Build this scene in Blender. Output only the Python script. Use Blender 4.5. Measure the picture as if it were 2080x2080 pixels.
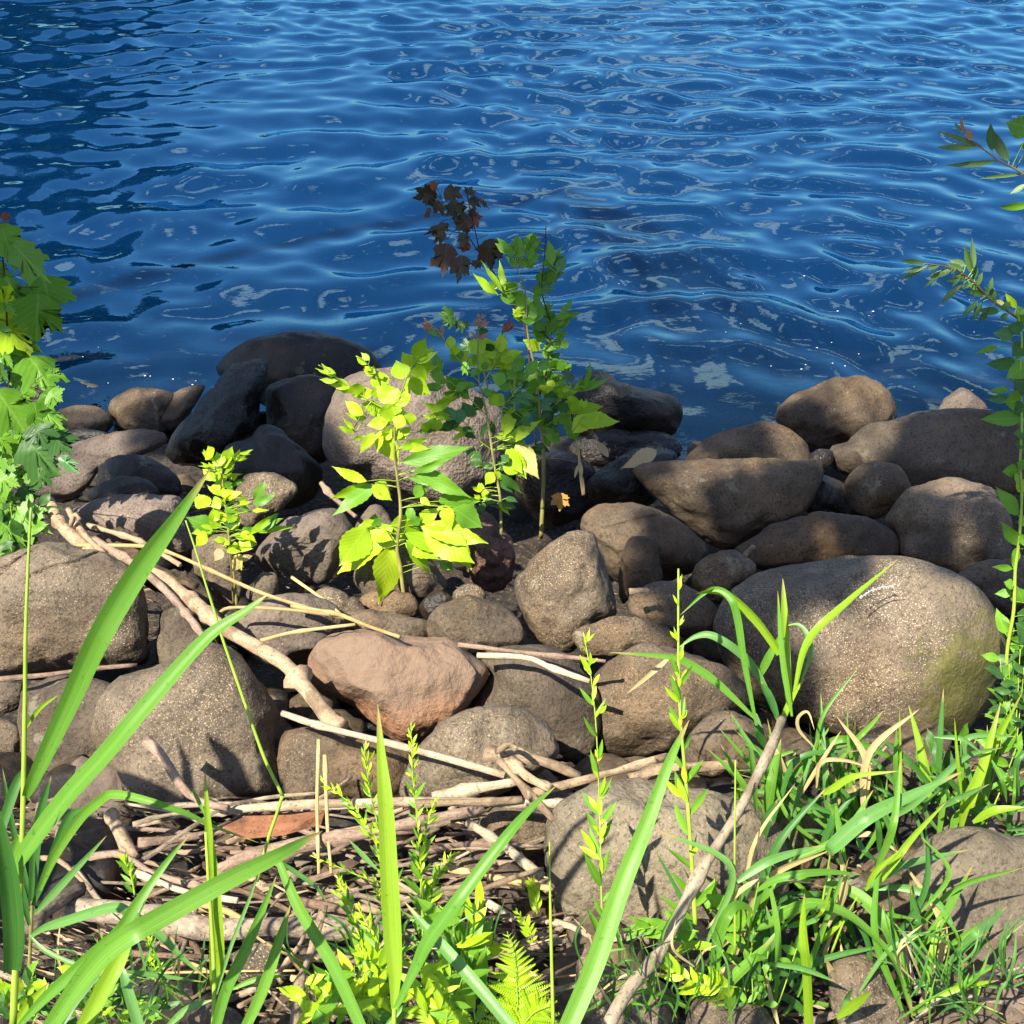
import bpy, bmesh, math, random
import numpy as np
from mathutils import Vector, Matrix
rad = math.radians
random.seed(7)
for o in list(bpy.data.objects): bpy.data.objects.remove(o)
scene = bpy.context.scene
col = scene.collection

# ---------------------------------------------------------------- camera
CAM = Vector((0.0, 0.0, 2.4)); PITCH = 35.0; F = 2231.0; RES = 2080.0
cd = bpy.data.cameras.new('camera'); cam = bpy.data.objects.new('camera', cd); col.objects.link(cam)
cam.location = CAM; cam.rotation_euler = (rad(90 - PITCH), 0, 0)
cd.sensor_fit = 'HORIZONTAL'; cd.sensor_width = 36.0; cd.lens = 36.0 * F / RES
cd.clip_start = 0.02; cd.clip_end = 2000.0
scene.camera = cam

# ---------------------------------------------------------------- sky, sun, exposure
SUNV = Vector((-0.23, -0.22, 0.47)).normalized()          # towards the sun: behind the camera, to the left
world = bpy.data.worlds.new('World'); scene.world = world; world.use_nodes = True
nt = world.node_tree; nt.nodes.clear()
def wn(t, **k):
    n = nt.nodes.new(t)
    for a, v in k.items(): setattr(n, a, v)
    return n
sky = wn('ShaderNodeTexSky', sky_type='NISHITA', sun_disc=False)
sky.sun_elevation = math.asin(SUNV.z); sky.sun_rotation = math.atan2(SUNV.x, SUNV.y)
sky.air_density = 1.0; sky.dust_density = 0.8; sky.ozone_density = 6.0
tc = wn('ShaderNodeTexCoord')
mp = wn('ShaderNodeMapping'); mp.inputs['Scale'].default_value = (1.0, 1.0, 2.0); mp.inputs['Location'].default_value = (3.1, 0.4, 0.2)
nz = wn('ShaderNodeTexNoise'); nz.inputs['Scale'].default_value = 5.5; nz.inputs['Detail'].default_value = 4; nz.inputs['Roughness'].default_value = 0.5
rp = wn('ShaderNodeValToRGB'); rp.color_ramp.elements[0].position = 0.575; rp.color_ramp.elements[1].position = 0.625
mx = wn('ShaderNodeMix', data_type='RGBA'); mx.inputs['B'].default_value = (7.4, 6.4, 6.6, 1)
bg = wn('ShaderNodeBackground'); bg.inputs['Strength'].default_value = 0.088
wo = wn('ShaderNodeOutputWorld'); L = nt.links.new
L(tc.outputs['Generated'], mp.inputs['Vector']); L(mp.outputs[0], nz.inputs['Vector']); L(nz.outputs['Fac'], rp.inputs[0])
sx_ = wn('ShaderNodeSeparateXYZ'); L(tc.outputs['Generated'], sx_.inputs[0]); er = wn('ShaderNodeMapRange'); er.inputs['From Min'].default_value = 0.22; er.inputs['From Max'].default_value = 0.42   # fewer clouds low over the lake
L(sx_.outputs['Z'], er.inputs['Value']); cm = wn('ShaderNodeMath', operation='MULTIPLY'); L(rp.outputs[0], cm.inputs[0]); L(er.outputs[0], cm.inputs[1])
L(cm.outputs[0], mx.inputs['Factor']); L(sky.outputs[0], mx.inputs['A']); L(mx.outputs['Result'], bg.inputs[0]); L(bg.outputs[0], wo.inputs[0])
sl = bpy.data.lights.new('sun', 'SUN'); sl.energy = 5.0; sl.angle = rad(0.53); sl.color = (1.0, 0.93, 0.80)
so = bpy.data.objects.new('sun', sl); col.objects.link(so)
so.rotation_euler = (-SUNV).to_track_quat('-Z', 'Y').to_euler(); so.location = SUNV * 20
vs = scene.view_settings; vs.view_transform = 'Standard'; vs.look = 'None'; vs.gamma = 1.0; vs.exposure = 1.28; vs.use_curve_mapping = False
scene.cycles.max_bounces = 4; scene.cycles.diffuse_bounces = 2; scene.cycles.glossy_bounces = 2; scene.cycles.transparent_max_bounces = 8; scene.cycles.use_adaptive_sampling = True; scene.cycles.adaptive_threshold = 0.03; scene.cycles.caustics_reflective = False; scene.cycles.caustics_refractive = False; scene.cycles.use_denoising = True

# ---------------------------------------------------------------- geometry of the view: where on the ground does a thing stand
RX = Vector((1, 0, 0)); FW = Vector((0, math.cos(rad(PITCH)), -math.sin(rad(PITCH)))); UPV = Vector((0, math.sin(rad(PITCH)), math.cos(rad(PITCH))))
FR = dict(W=(0, 0, 1.0), A=(0, 640, 2.76), B=(600, 640, 2.76), C=(1180, 640, 2.1467), D=(0, 1240, 2.3), E=(600, 1240, 2.3), F=(1280, 1240, 2.3),
          H=(820, 340, 4.293), I=(840, 640, 4.293), J=(1780, 220, 2.76), K=(1900, 860, 3.018), M=(0, 420, 2.76), N=(360, 900, 5.366), O=(560, 1600, 3.22), Q=(0, 1700, 3.22))
def px(fr, x, y):
    a, b, s = FR[fr]; return (a + x / s, b + y / s)
def ray(x, y): return FW + RX * ((x - 1040) / F) + UPV * ((1040 - y) / F)
def P(x, y, d): return CAM + ray(x, y) * d
GY = [-60, -3, 0, 0.7, 1.0, 1.8, 2.5, 3.2, 3.8, 4.2, 4.8, 6, 9, 16, 40, 70, 90, 400]
GZ = [4.0, 1.05, 0.95, 0.86, 0.74, 0.52, 0.31, 0.15, 0.085, 0.0, -0.2, -0.6, -1.5, -2.6, -4, -4, -4, -4]
def gz(y): return float(np.interp(y, GY, GZ))
def gdepth(x, y, h=0.0):
    r = ray(x, y); lo, hi = 0.3, 30.0
    for _ in range(50):
        m = (lo + hi) / 2; p = CAM + r * m
        if p.z > gz(p.y) + h: lo = m
        else: hi = m
    return lo
def project(p):
    v = p - CAM; d = v.dot(FW); return (1040 + v.dot(RX) / d * F, 1040 - v.dot(UPV) / d * F, d)

# ---------------------------------------------------------------- numpy noise
def _h(ix, iy, iz, s):
    n = (ix * 374761393 + iy * 668265263 + iz * 2147483647 + s * 974711) & 0xffffffff
    n = ((n ^ (n >> 13)) * 1274126177) & 0xffffffff
    n = (n ^ (n >> 16)) & 0xffff
    return n.astype(np.float64) / 32767.5 - 1.0
def noise3(p, s=0):
    p = np.asarray(p, float); i = np.floor(p).astype(np.int64); f = p - i; f = f * f * f * (f * (f * 6 - 15) + 10)
    r = 0
    for dx in (0, 1):
        for dy in (0, 1):
            for dz in (0, 1):
                w = (f[:, 0] if dx else 1 - f[:, 0]) * (f[:, 1] if dy else 1 - f[:, 1]) * (f[:, 2] if dz else 1 - f[:, 2])
                r = r + w * _h(i[:, 0] + dx, i[:, 1] + dy, i[:, 2] + dz, s)
    return r
def fbm(p, s=0, o=3):
    r = 0; a = 1.0
    for k in range(o): r = r + a * noise3(np.asarray(p) * 2 ** k, s + k * 17); a *= 0.5
    return r

# ---------------------------------------------------------------- materials
class NB:
    def __init__(s, name):
        s.m = bpy.data.materials.new(name); s.m.use_nodes = True; s.t = s.m.node_tree; s.t.nodes.clear()
        s.out = s.n('ShaderNodeOutputMaterial')
    def n(s, typ, props=None, **inp):
        nd = s.t.nodes.new(typ)
        for k, v in (props or {}).items(): setattr(nd, k, v)
        for k, v in inp.items():
            k = k.replace('_', ' ')
            key = int(k[1:]) if k[0] == '#' else k
            if hasattr(v, 'is_output') or isinstance(v, bpy.types.NodeSocket): s.t.links.new(v, nd.inputs[key])
            else: nd.inputs[key].default_value = v
        return nd
    def link(s, a, b): s.t.links.new(a, b)
    def math(s, op, a, b=0.5, c=None, clamp=False):
        nd = s.t.nodes.new('ShaderNodeMath'); nd.operation = op; nd.use_clamp = clamp
        for i, v in enumerate((a, b, c)):
            if v is None: continue
            if isinstance(v, bpy.types.NodeSocket): s.t.links.new(v, nd.inputs[i])
            else: nd.inputs[i].default_value = v
        return nd.outputs[0]
    def ramp(s, fac, stops):
        nd = s.t.nodes.new('ShaderNodeValToRGB'); e = nd.color_ramp.elements
        while len(e) < len(stops): e.new(0.5)
        for i, (p, c) in enumerate(stops):
            e[i].position = p; e[i].color = (c, c, c, 1) if isinstance(c, (int, float)) else (*c, 1)
        s.t.links.new(fac, nd.inputs[0]); return nd.outputs[0]
    def mix(s, f, a, b, mode='MIX'):
        nd = s.t.nodes.new('ShaderNodeMix'); nd.data_type = 'RGBA'; nd.blend_type = mode
        for k, v in (('Factor', f), ('A', a), ('B', b)):
            if isinstance(v, bpy.types.NodeSocket): s.t.links.new(v, nd.inputs[k])
            else: nd.inputs[k].default_value = v if k == 'Factor' else (*v, 1)
        return nd.outputs['Result']
    def noise(s, vec, scale, detail=4, rough=0.55, dist=0.0):
        nd = s.n('ShaderNodeTexNoise', Scale=scale, Detail=detail, Roughness=rough, Distortion=dist); s.link(vec, nd.inputs['Vector']); return nd.outputs['Fac']

def stone_mat(name, dark, light, fleck, fleck_amt=0.5, bump=0.5, rough=0.8, streak=0.0, stain=(0.25, 0.14, 0.05), stain_amt=0.35, moss=None, pit=0.4, top=None):
    b = NB(name); co = b.n('ShaderNodeTexCoord'); oi = b.n('ShaderNodeObjectInfo'); ge = b.n('ShaderNodeNewGeometry')
    off = b.n('ShaderNodeVectorMath', {'operation': 'ADD'}); b.link(co.outputs['Object'], off.inputs[0])
    sc = b.n('ShaderNodeVectorMath', {'operation': 'SCALE'}); b.link(oi.outputs['Location'], sc.inputs[0]); sc.inputs['Scale'].default_value = 3.7
    b.link(sc.outputs[0], off.inputs[1]); v = off.outputs[0]
    big = b.noise(v, 5.0, 5, 0.6); mid = b.noise(v, 26, 4, 0.6)
    c = b.mix(b.ramp(big, [(0.32, 0), (0.68, 1)]), dark, light)
    c = b.mix(b.math('MULTIPLY', b.ramp(b.noise(v, 3.2, 3), [(0.48, 0), (0.72, 1)]), stain_amt), c, stain)
    c = b.mix(b.math('MULTIPLY', b.ramp(mid, [(0.35, 1), (0.6, 0)]), 0.45), c, tuple(x * 0.5 for x in dark))
    c = b.mix(b.math('MULTIPLY', b.ramp(b.noise(v, 2.6, 4, 0.6, 0.6), [(0.5, 0), (0.62, 1)]), 0.4), c, tuple(min(0.6, x * 1.45) for x in light))
    gr = b.noise(v, 300, 2, 0.6)
    fl = b.math('MULTIPLY', b.ramp(gr, [(0.56, 0), (0.68, 1)]), b.ramp(b.noise(v, 7, 3), [(0.36, 0.15), (0.62, 1)]))
    c = b.mix(b.math('MULTIPLY', fl, b.math('MULTIPLY_ADD', oi.outputs['Random'], fleck_amt * 1.2, fleck_amt * 0.35)), c, fleck)
    c = b.mix(b.math('MULTIPLY', b.ramp(b.noise(v, 130, 2), [(0.36, 1), (0.46, 0)]), 0.55), c, tuple(x * 0.35 for x in dark))
    # a few pale lichen or mineral dots
    vd = b.n('ShaderNodeTexVoronoi', Scale=42.0); b.link(v, vd.inputs['Vector'])
    dots = b.math('MULTIPLY', b.ramp(vd.outputs['Distance'], [(0.05, 1), (0.13, 0)]), b.ramp(b.noise(v, 13, 2), [(0.55, 0), (0.6, 1)]))
    c = b.mix(b.math('MULTIPLY', dots, 0.55), c, (0.42, 0.36, 0.27))
    lich = b.math('MULTIPLY', b.ramp(b.noise(v, 17, 5, 0.65), [(0.60, 0), (0.64, 1)]), b.ramp(b.noise(v, 2.2, 2), [(0.5, 0), (0.6, 0.6)]))
    c = b.mix(lich, c, tuple(0.55 * x + 0.45 * y for x, y in zip(light, (0.30, 0.30, 0.20))))
    if top:   # colour that lies on the upper part of the stone
        tp = b.math('ADD', b.n('ShaderNodeSeparateXYZ', Vector=co.outputs['Object']).outputs['Z'], b.math('MULTIPLY', big, 0.12))
        c = b.mix(b.math('MULTIPLY', b.ramp(tp, [(0.05, 0), (0.12, 1)]), 0.85), c, top)
    br = b.math('MULTIPLY_ADD', oi.outputs['Random'], 0.5, 0.78)
    hsv = b.n('ShaderNodeHueSaturation', Value=br, Color=c); c = hsv.outputs[0]
    if moss:
        pt, r = moss
        d = b.n('ShaderNodeVectorMath', {'operation': 'DISTANCE'}); b.link(ge.outputs['Position'], d.inputs[0]); d.inputs[1].default_value = pt
        dd = b.math('ADD', b.math('DIVIDE', d.outputs['Value'], r), b.math('MULTIPLY_ADD', b.noise(v, 22, 5, 0.7), 1.6, -0.8))
        mf = b.ramp(dd, [(0.55, 1), (0.95, 0)]); c = b.mix(b.math('MULTIPLY', mf, 0.85), c, b.mix(b.noise(v, 60), (0.035, 0.04, 0.008), (0.16, 0.15, 0.03)))
    # wet band at the waterline
    pz = b.n('ShaderNodeSeparateXYZ', Vector=ge.outputs['Position'])
    wet = b.ramp(b.math('ADD', b.math('MULTIPLY', pz.outputs['Z'], 2.6), b.math('MULTIPLY_ADD', big, 0.5, 0.02)), [(0.38, 1), (0.62, 0)])
    wet = b.math('MULTIPLY', wet, b.ramp(b.math('DIVIDE', pz.outputs['Y'], 10), [(0.36, 0), (0.40, 1)]))
    c = b.mix(b.math('MULTIPLY', wet, 0.72), c, (0.012, 0.010, 0.008))
    rg = b.math('SUBTRACT', rough, b.math('MULTIPLY', wet, 0.42)); rg = b.math('ADD', rg, b.math('MULTIPLY_ADD', mid, 0.24, -0.12))
    vp = b.n('ShaderNodeTexVoronoi', Scale=95.0); b.link(v, vp.inputs['Vector'])
    hgt = b.math('ADD', b.math('MULTIPLY', b.noise(v, 60, 3, 0.7), 1.0), b.math('MULTIPLY', vp.outputs['Distance'], pit))
    hgt = b.math('ADD', hgt, b.math('MULTIPLY', b.noise(v, 14, 2, 0.6), 1.6))
    hgt = b.math('ADD', hgt, b.math('MULTIPLY', gr, 0.5))
    bp = b.n('ShaderNodeBump', Strength=bump * 0.8, Distance=0.012, Height=hgt)
    pr = b.n('ShaderNodeBsdfPrincipled', Base_Color=c, Roughness=rg, Normal=bp.outputs[0]); pr.inputs['Specular IOR Level'].default_value = 0.35
    b.link(pr.outputs[0], b.out.inputs[0]); return b.m

def leaf_mat(name, c1, c2, vein, trans=0.35, tcol=None, rough=0.45, kind='leaf', spec=0.4, blotch=None):
    b = NB(name); oi = b.n('ShaderNodeObjectInfo')
    if kind == 'leaf':
        co = b.n('ShaderNodeTexCoord').outputs['Object']; s = b.n('ShaderNodeSeparateXYZ', Vector=co); x = b.math('ABSOLUTE', s.outputs['X'], 0)
        mid = b.ramp(x, [(0.012, 1), (0.03, 0)])
        w = b.math('SINE', b.math('MULTIPLY', b.math('SUBTRACT', s.outputs['Y'], b.math('MULTIPLY', x, 0.75)), 58.0), 0)
        side = b.ramp(w, [(0.86, 0), (0.99, 1)]); vf = b.math('MAXIMUM', mid, b.math('MULTIPLY', side, 0.55)); hs = w
        vec = co
    else:
        uv = b.n('ShaderNodeUVMap').outputs[0]; s = b.n('ShaderNodeSeparateXYZ', Vector=uv)
        w = b.math('SINE', b.math('MULTIPLY', s.outputs['X'], 95.0), 0); xc = b.math('ABSOLUTE', b.math('SUBTRACT', s.outputs['X'], 0.5), 0)
        vf = b.math('MAXIMUM', b.ramp(xc, [(0.02, 1), (0.05, 0)]), b.math('MULTIPLY', b.ramp(w, [(0.3, 0), (1.0, 1)]), 0.35)); hs = w
        vec = b.n('ShaderNodeTexCoord').outputs['Object']
    rr = b.n('ShaderNodeTexWhiteNoise', {'noise_dimensions': '3D'}); b.link(oi.outputs['Location'], rr.inputs['Vector'])
    rnd = b.math('ADD', b.math('MULTIPLY', oi.outputs['Random'], 0.7), b.math('MULTIPLY', b.noise(vec, 3.0 if kind == 'leaf' else 14, 3), 0.3))
    c = b.mix(rnd, c1, c2); c = b.mix(b.math('MULTIPLY', vf, 0.38), c, vein)
    sp = b.ramp(b.noise(vec, 26 if kind == 'leaf' else 160, 3, 0.6), [(0.30, 1), (0.36, 0)]); c = b.mix(b.math('MULTIPLY', sp, 0.55), c, tuple(0.55 * q for q in c1))
    if kind != 'leaf':
        st_ = b.n('ShaderNodeMapping', Vector=uv); st_.inputs['Scale'].default_value = (34, 1.6, 1); av = b.n('ShaderNodeVectorMath', {'operation': 'ADD'}); b.link(st_.outputs[0], av.inputs[0]); b.link(oi.outputs['Location'], av.inputs[1])
        c = b.mix(b.math('MULTIPLY', b.ramp(b.noise(av.outputs[0], 1.0, 3), [(0.35, 1), (0.6, 0)]), 0.5), c, tuple(0.6 * q for q in c1))
        c = b.mix(b.math('MULTIPLY', b.ramp(b.math('ADD', s.outputs['Y'], b.math('MULTIPLY', oi.outputs['Random'], 0.08)), [(0.93, 0), (1.0, 1)]), 0.8), c, (0.45, 0.33, 0.12))
    if blotch: c = b.mix(b.math('MULTIPLY', b.ramp(b.noise(vec, 4.0, 4), [(0.56, 0), (0.66, 1)]), 0.8), c, blotch)
    bp = b.n('ShaderNodeBump', Strength=0.07, Distance=0.003, Height=hs)
    pr = b.n('ShaderNodeBsdfPrincipled', Base_Color=c, Roughness=rough, Normal=bp.outputs[0]); pr.inputs['Specular IOR Level'].default_value = spec
    tr = b.n('ShaderNodeBsdfTranslucent'); b.link(b.mix(1.0, c, tcol or (1.0, 1.0, 0.35), 'MULTIPLY'), tr.inputs[0])
    ms = b.n('ShaderNodeMixShader', Fac=trans); b.link(pr.outputs[0], ms.inputs[1]); b.link(tr.outputs[0], ms.inputs[2]); b.link(ms.outputs[0], b.out.inputs[0]); return b.m

def wood_mat(name, c1, c2, dark, scale=1.0, rough=0.8, bump=0.5):
    b = NB(name); oi = b.n('ShaderNodeObjectInfo'); uv = b.n('ShaderNodeUVMap').outputs[0]
    mp_ = b.n('ShaderNodeMapping', Vector=uv); mp_.inputs['Scale'].default_value = (14 * scale, 26 * scale, 1)
    ad = b.n('ShaderNodeVectorMath', {'operation': 'ADD'}); b.link(mp_.outputs[0], ad.inputs[0]); b.link(oi.outputs['Location'], ad.inputs[1])
    g = b.noise(ad.outputs[0], 1.0, 5, 0.65, 0.4); ob = b.n('ShaderNodeTexCoord').outputs['Object']
    blot = b.noise(ob, 16, 4, 0.6)
    c = b.mix(b.ramp(g, [(0.35, 0), (0.65, 1)]), c1, c2); c = b.mix(b.math('MULTIPLY', b.ramp(blot, [(0.38, 1), (0.52, 0)]), 0.65), c, dark)
    spk = b.ramp(b.noise(ob, 150, 2), [(0.33, 1), (0.40, 0)]); c = b.mix(b.math('MULTIPLY', spk, 0.7), c, dark)
    hsv = b.n('ShaderNodeHueSaturation', Value=b.math('MULTIPLY_ADD', oi.outputs['Random'], 0.5, 0.75), Color=c)
    bp = b.n('ShaderNodeBump', Strength=bump, Distance=0.004, Height=b.math('ADD', g, b.math('MULTIPLY', blot, 0.6)))
    pr = b.n('ShaderNodeBsdfPrincipled', Base_Color=hsv.outputs[0], Roughness=rough, Normal=bp.outputs[0]); pr.inputs['Specular IOR Level'].default_value = 0.25
    b.link(pr.outputs[0], b.out.inputs[0]); return b.m

def plain_mat(name, c1, c2, scale=20, rough=0.7, spec=0.3, trans=0.0):
    b = NB(name); ob = b.n('ShaderNodeTexCoord').outputs['Object']
    c = b.mix(b.ramp(b.noise(ob, scale, 4), [(0.35, 0), (0.65, 1)]), c1, c2)
    pr = b.n('ShaderNodeBsdfPrincipled', Base_Color=c, Roughness=rough); pr.inputs['Specular IOR Level'].default_value = spec
    if trans:
        tr = b.n('ShaderNodeBsdfTranslucent', Color=c); ms = b.n('ShaderNodeMixShader', Fac=trans)
        b.link(pr.outputs[0], ms.inputs[1]); b.link(tr.outputs[0], ms.inputs[2]); b.link(ms.outputs[0], b.out.inputs[0])
    else: b.link(pr.outputs[0], b.out.inputs[0])
    return b.m

# ---------------------------------------------------------------- object helpers
def mesh_np(name, V, Fc, mat, smooth=True, uv=None):
    me = bpy.data.meshes.new(name); me.from_pydata([tuple(v) for v in V], [], [tuple(int(i) for i in f) for f in Fc])
    if smooth: me.polygons.foreach_set('use_smooth', [True] * len(me.polygons))
    if uv is not None:
        ul = me.uv_layers.new(name='UVMap'); li = np.empty(len(me.loops), np.int32); me.loops.foreach_get('vertex_index', li)
        ul.data.foreach_set('uv', np.asarray(uv, np.float32)[li].ravel())
    if mat: me.materials.append(mat)
    return me
def link(name, me, parent=None, loc=(0, 0, 0)):
    o = bpy.data.objects.new(name, me); col.objects.link(o)
    if parent: o.parent = parent
    o.location = loc; return o
def tag(o, label=None, cat=None, group=None, kind=None):
    if label: o['label'] = label
    if cat: o['category'] = cat
    if group: o['group'] = group
    if kind: o['kind'] = kind
    return o
def empty(name, loc, label, cat, group=None):
    o = bpy.data.objects.new(name, None); col.objects.link(o); o.location = loc; o.empty_display_size = 0.05
    return tag(o, label, cat, group)
def catmull(pts, n):
    p = [np.asarray(q, float) for q in pts]; p = [2 * p[0] - p[1]] + p + [2 * p[-1] - p[-2]]; out = []; m = len(p) - 3
    for k in range(n):
        t = k / (n - 1) * m; i = min(int(t), m - 1); u = t - i; a, b, c, d = p[i:i + 4]
        out.append(0.5 * ((2 * b) + (-a + c) * u + (2 * a - 5 * b + 4 * c - d) * u * u + (-a + 3 * b - 3 * c + d) * u ** 3))
    return np.array(out)
def tube_mesh(pts, radii, mat, sides=8, wob=0.0, seed=0, flat=1.0, endcut=True):
    pts = np.asarray(pts, float); n = len(pts); V = []; UV = []; Fc = []
    tan = np.gradient(pts, axis=0); tan /= np.linalg.norm(tan, axis=1)[:, None] + 1e-9
    up = np.array((0.0, -0.4, 0.9)); up = up - tan[0] * up.dot(tan[0])
    if np.linalg.norm(up) < 1e-3: up = np.array((1.0, 0, 0))
    up /= np.linalg.norm(up); rng = np.random.RandomState(abs(int(seed)) % 99991); ph = rng.rand(4) * 6.28; ln = 0
    for i in range(n):
        if i: ln += np.linalg.norm(pts[i] - pts[i - 1])
        up = up - tan[i] * up.dot(tan[i]); up /= np.linalg.norm(up) + 1e-9; sd = np.cross(tan[i], up)
        for k in range(sides + 1):
            a = 2 * math.pi * k / sides
            r = radii[i] * (1 + wob * (math.sin(2 * a + ph[0] + i * 0.7) * 0.5 + math.sin(3 * a + ph[1] - i * 0.9) * 0.35 + 0.4 * math.sin(i * 1.7 + ph[2])))
            V.append(pts[i] + (up * math.sin(a) * flat + sd * math.cos(a)) * r); UV.append((k / sides, ln * 2.5))
    s1 = sides + 1
    for i in range(n - 1):
        for k in range(sides): Fc.append((i * s1 + k, i * s1 + k + 1, (i + 1) * s1 + k + 1, (i + 1) * s1 + k))
    for e, r0 in ((0, 0), (n - 1, (n - 1) * s1)):
        V.append(pts[e]); UV.append((0.5, ln * 2.5)); c = len(V) - 1
        for k in range(sides): Fc.append((c, r0 + k, r0 + k + 1) if e else (c, r0 + k + 1, r0 + k))
    return mesh_np('tube', V, Fc, mat, True, UV)

# ---------------------------------------------------------------- stones
_ico = {}
NEAR = []; NEARS = []
def short(label):                                           # the first words of a label, to name a neighbour by
    t = label
    for w in (',', ' with ', ' behind ', ' in ', ' at ', ' beside ', ' under ', ' left ', ' right ', ' between ', ' just ', ' standing ', ' leaning ', ' on ', ' below ', ' near ', ' carrying ', ' wedged ', ' lying ', ' running ', ' crossing ', ' across ', ' of ', ' along ', ' resting ', ' slanting ', ' inside ', ' above ', ' directly ', ' around ', ' deep ', ' against ', ' beneath ', ' half ', ' touching ', ' poking ', ' rising ', ' level ', ' toward ', ' dappled '):
        i = t.find(w)
        if i > 0: t = t[:i]
    return t
def beside(x, y, lst):
    c = [n for n in lst if len(n[2].split()) >= 3]; return min(c, key=lambda n: (n[0] - x) ** 2 + (n[1] - y) ** 2)[2]
def ico(n):
    if n not in _ico:
        bm = bmesh.new(); bmesh.ops.create_icosphere(bm, subdivisions=n, radius=1.0); bm.verts.ensure_lookup_table()
        _ico[n] = (np.array([v.co[:] for v in bm.verts]), [tuple(v.index for v in f.verts) for f in bm.faces]); bm.free()
    return _ico[n]
BX = np.array(RX); BU = np.array(UPV); BF = np.array(FW)
def stone(fr, pts, mat, label, seed=0, thick=0.8, e=0.8, facets=4, rough=0.06, sub=5, depth=None, dh=0.0, name='stone', cracks=(), off=0.81, group='stones of the shore', lump=0.09):
    q = np.array([px(fr, *p) for p in pts]); n = len(q)
    dense = []
    for i in range(n):
        a, b, c, d = q[(i - 1) % n], q[i], q[(i + 1) % n], q[(i + 2) % n]
        for u in np.linspace(0, 1, 8, endpoint=False):
            dense.append(0.5 * ((2 * b) + (-a + c) * u + (2 * a - 5 * b + 4 * c - d) * u * u + (-a + 3 * b - 3 * c + d) * u ** 3))
    dense = np.array(dense); c0 = (dense.max(0) + dense.min(0)) / 2 * 0.5 + dense.mean(0) * 0.5
    W, Hh = np.ptp(dense[:, 0]), np.ptp(dense[:, 1])
    if depth is None:
        d0 = gdepth(*c0); depth = gdepth(c0[0], c0[1], 0.40 * Hh / 2 / F * d0 + dh)
    rel = (dense - c0) / F * depth; th = np.arctan2(-rel[:, 1], rel[:, 0]); rr = np.hypot(rel[:, 0], rel[:, 1])
    o = np.argsort(th); th = th[o]; rr = rr[o]; th = np.concatenate([th - 2 * np.pi, th, th + 2 * np.pi]); rr = np.concatenate([rr] * 3)
    V0, Fc = ico(sub); rng = np.random.RandomState(seed + 11); Q = V0.copy()
    Q += V0 * (lump * fbm(V0 * 1.5 + rng.rand(3) * 50, seed, 2) * (0.15 + 0.85 * np.abs(V0[:, 2:3]).ravel()))[:, None]
    for k in range(facets):                                # flattened faces
        a = rng.rand() * 6.28; z = 0.35 + 0.6 * rng.rand(); nv = np.array((math.cos(a) * math.sqrt(1 - z * z), math.sin(a) * math.sqrt(1 - z * z), z))
        s = Q.dot(nv) - (off + 0.08 * rng.rand() - 0.04); m = s > 0; Q[m] -= (s[m] * 0.88)[:, None] * nv
    rho = np.hypot(Q[:, 0], Q[:, 1]); ang = np.arctan2(Q[:, 1], Q[:, 0]); R = np.interp(ang, th, rr)
    T = thick * 0.5 * min(W, Hh * 1.3) / F * depth
    pr = R * rho ** e; dz = T * np.sign(Q[:, 2]) * np.abs(Q[:, 2]) ** e
    size = min(W, Hh) / F * depth
    rw = ray(c0[0], c0[1]); rdir = -np.array(rw.normalized())
    X = (np.cos(ang) * pr)[:, None] * BX + (np.sin(ang) * pr)[:, None] * BU + dz[:, None] * rdir
    # medium and small relief
    nrm = X / (np.linalg.norm(X, axis=1)[:, None] + 1e-9)
    X += nrm * (rough * size * 0.5 * (fbm(X / size * 4.0 + rng.rand(3) * 90, seed + 3, 3) - 0.3 * np.abs(fbm(X / size * 9.0 + rng.rand(3) * 90, seed + 5, 2))))[:, None]
    C = P(c0[0], c0[1], depth)
    for cr in cracks:                                      # open cracks
        fc, line, wd, dp = cr; lp = catmull([px(fc, *p) for p in line], 40)
        wp = X + np.array(C); vv = wp - np.array(CAM); dd = vv.dot(BF); sx = 1040 + vv.dot(BX) / dd * F; sy = 1040 - vv.dot(BU) / dd * F
        dm = np.min(np.hypot(sx[:, None] - lp[None, :, 0], sy[:, None] - lp[None, :, 1]), axis=1)
        g = np.where(dz > 0, np.clip(1 - dm / wd, 0, 1), 0); X -= rdir[None, :] * (dp * g)[:, None]
    NEAR.append((c0[0], c0[1], short(label)))
    me = mesh_np(name, X, Fc, mat); ob = link(name, me, None, C); tag(ob, label, 'stone', group); return ob
# ================================================================ setting: ground, lake
M = {}
M['tan'] = stone_mat('brown_grey_stone', (0.053, 0.040, 0.027), (0.136, 0.104, 0.071), (0.48, 0.37, 0.22), 0.6, stain_amt=0.3)
M['brown'] = stone_mat('brown_stone', (0.042, 0.030, 0.0195), (0.108, 0.078, 0.049), (0.34, 0.25, 0.15), 0.45, stain_amt=0.45, bump=0.45)
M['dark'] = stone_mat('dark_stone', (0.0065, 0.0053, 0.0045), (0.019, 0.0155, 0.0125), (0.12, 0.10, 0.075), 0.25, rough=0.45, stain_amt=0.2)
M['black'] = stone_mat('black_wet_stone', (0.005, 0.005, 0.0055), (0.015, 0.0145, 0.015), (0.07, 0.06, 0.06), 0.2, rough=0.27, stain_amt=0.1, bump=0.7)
M['grey'] = stone_mat('grey_pitted_stone', (0.10, 0.077, 0.06), (0.19, 0.148, 0.115), (0.42, 0.36, 0.27), 0.45, bump=0.6, pit=1.0, stain_amt=0.15)
M['pale'] = stone_mat('pale_speckled_stone', (0.12, 0.096, 0.063), (0.23, 0.188, 0.126), (0.48, 0.4, 0.27), 0.7, bump=0.5, pit=0.5, stain_amt=0.1)
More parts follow.
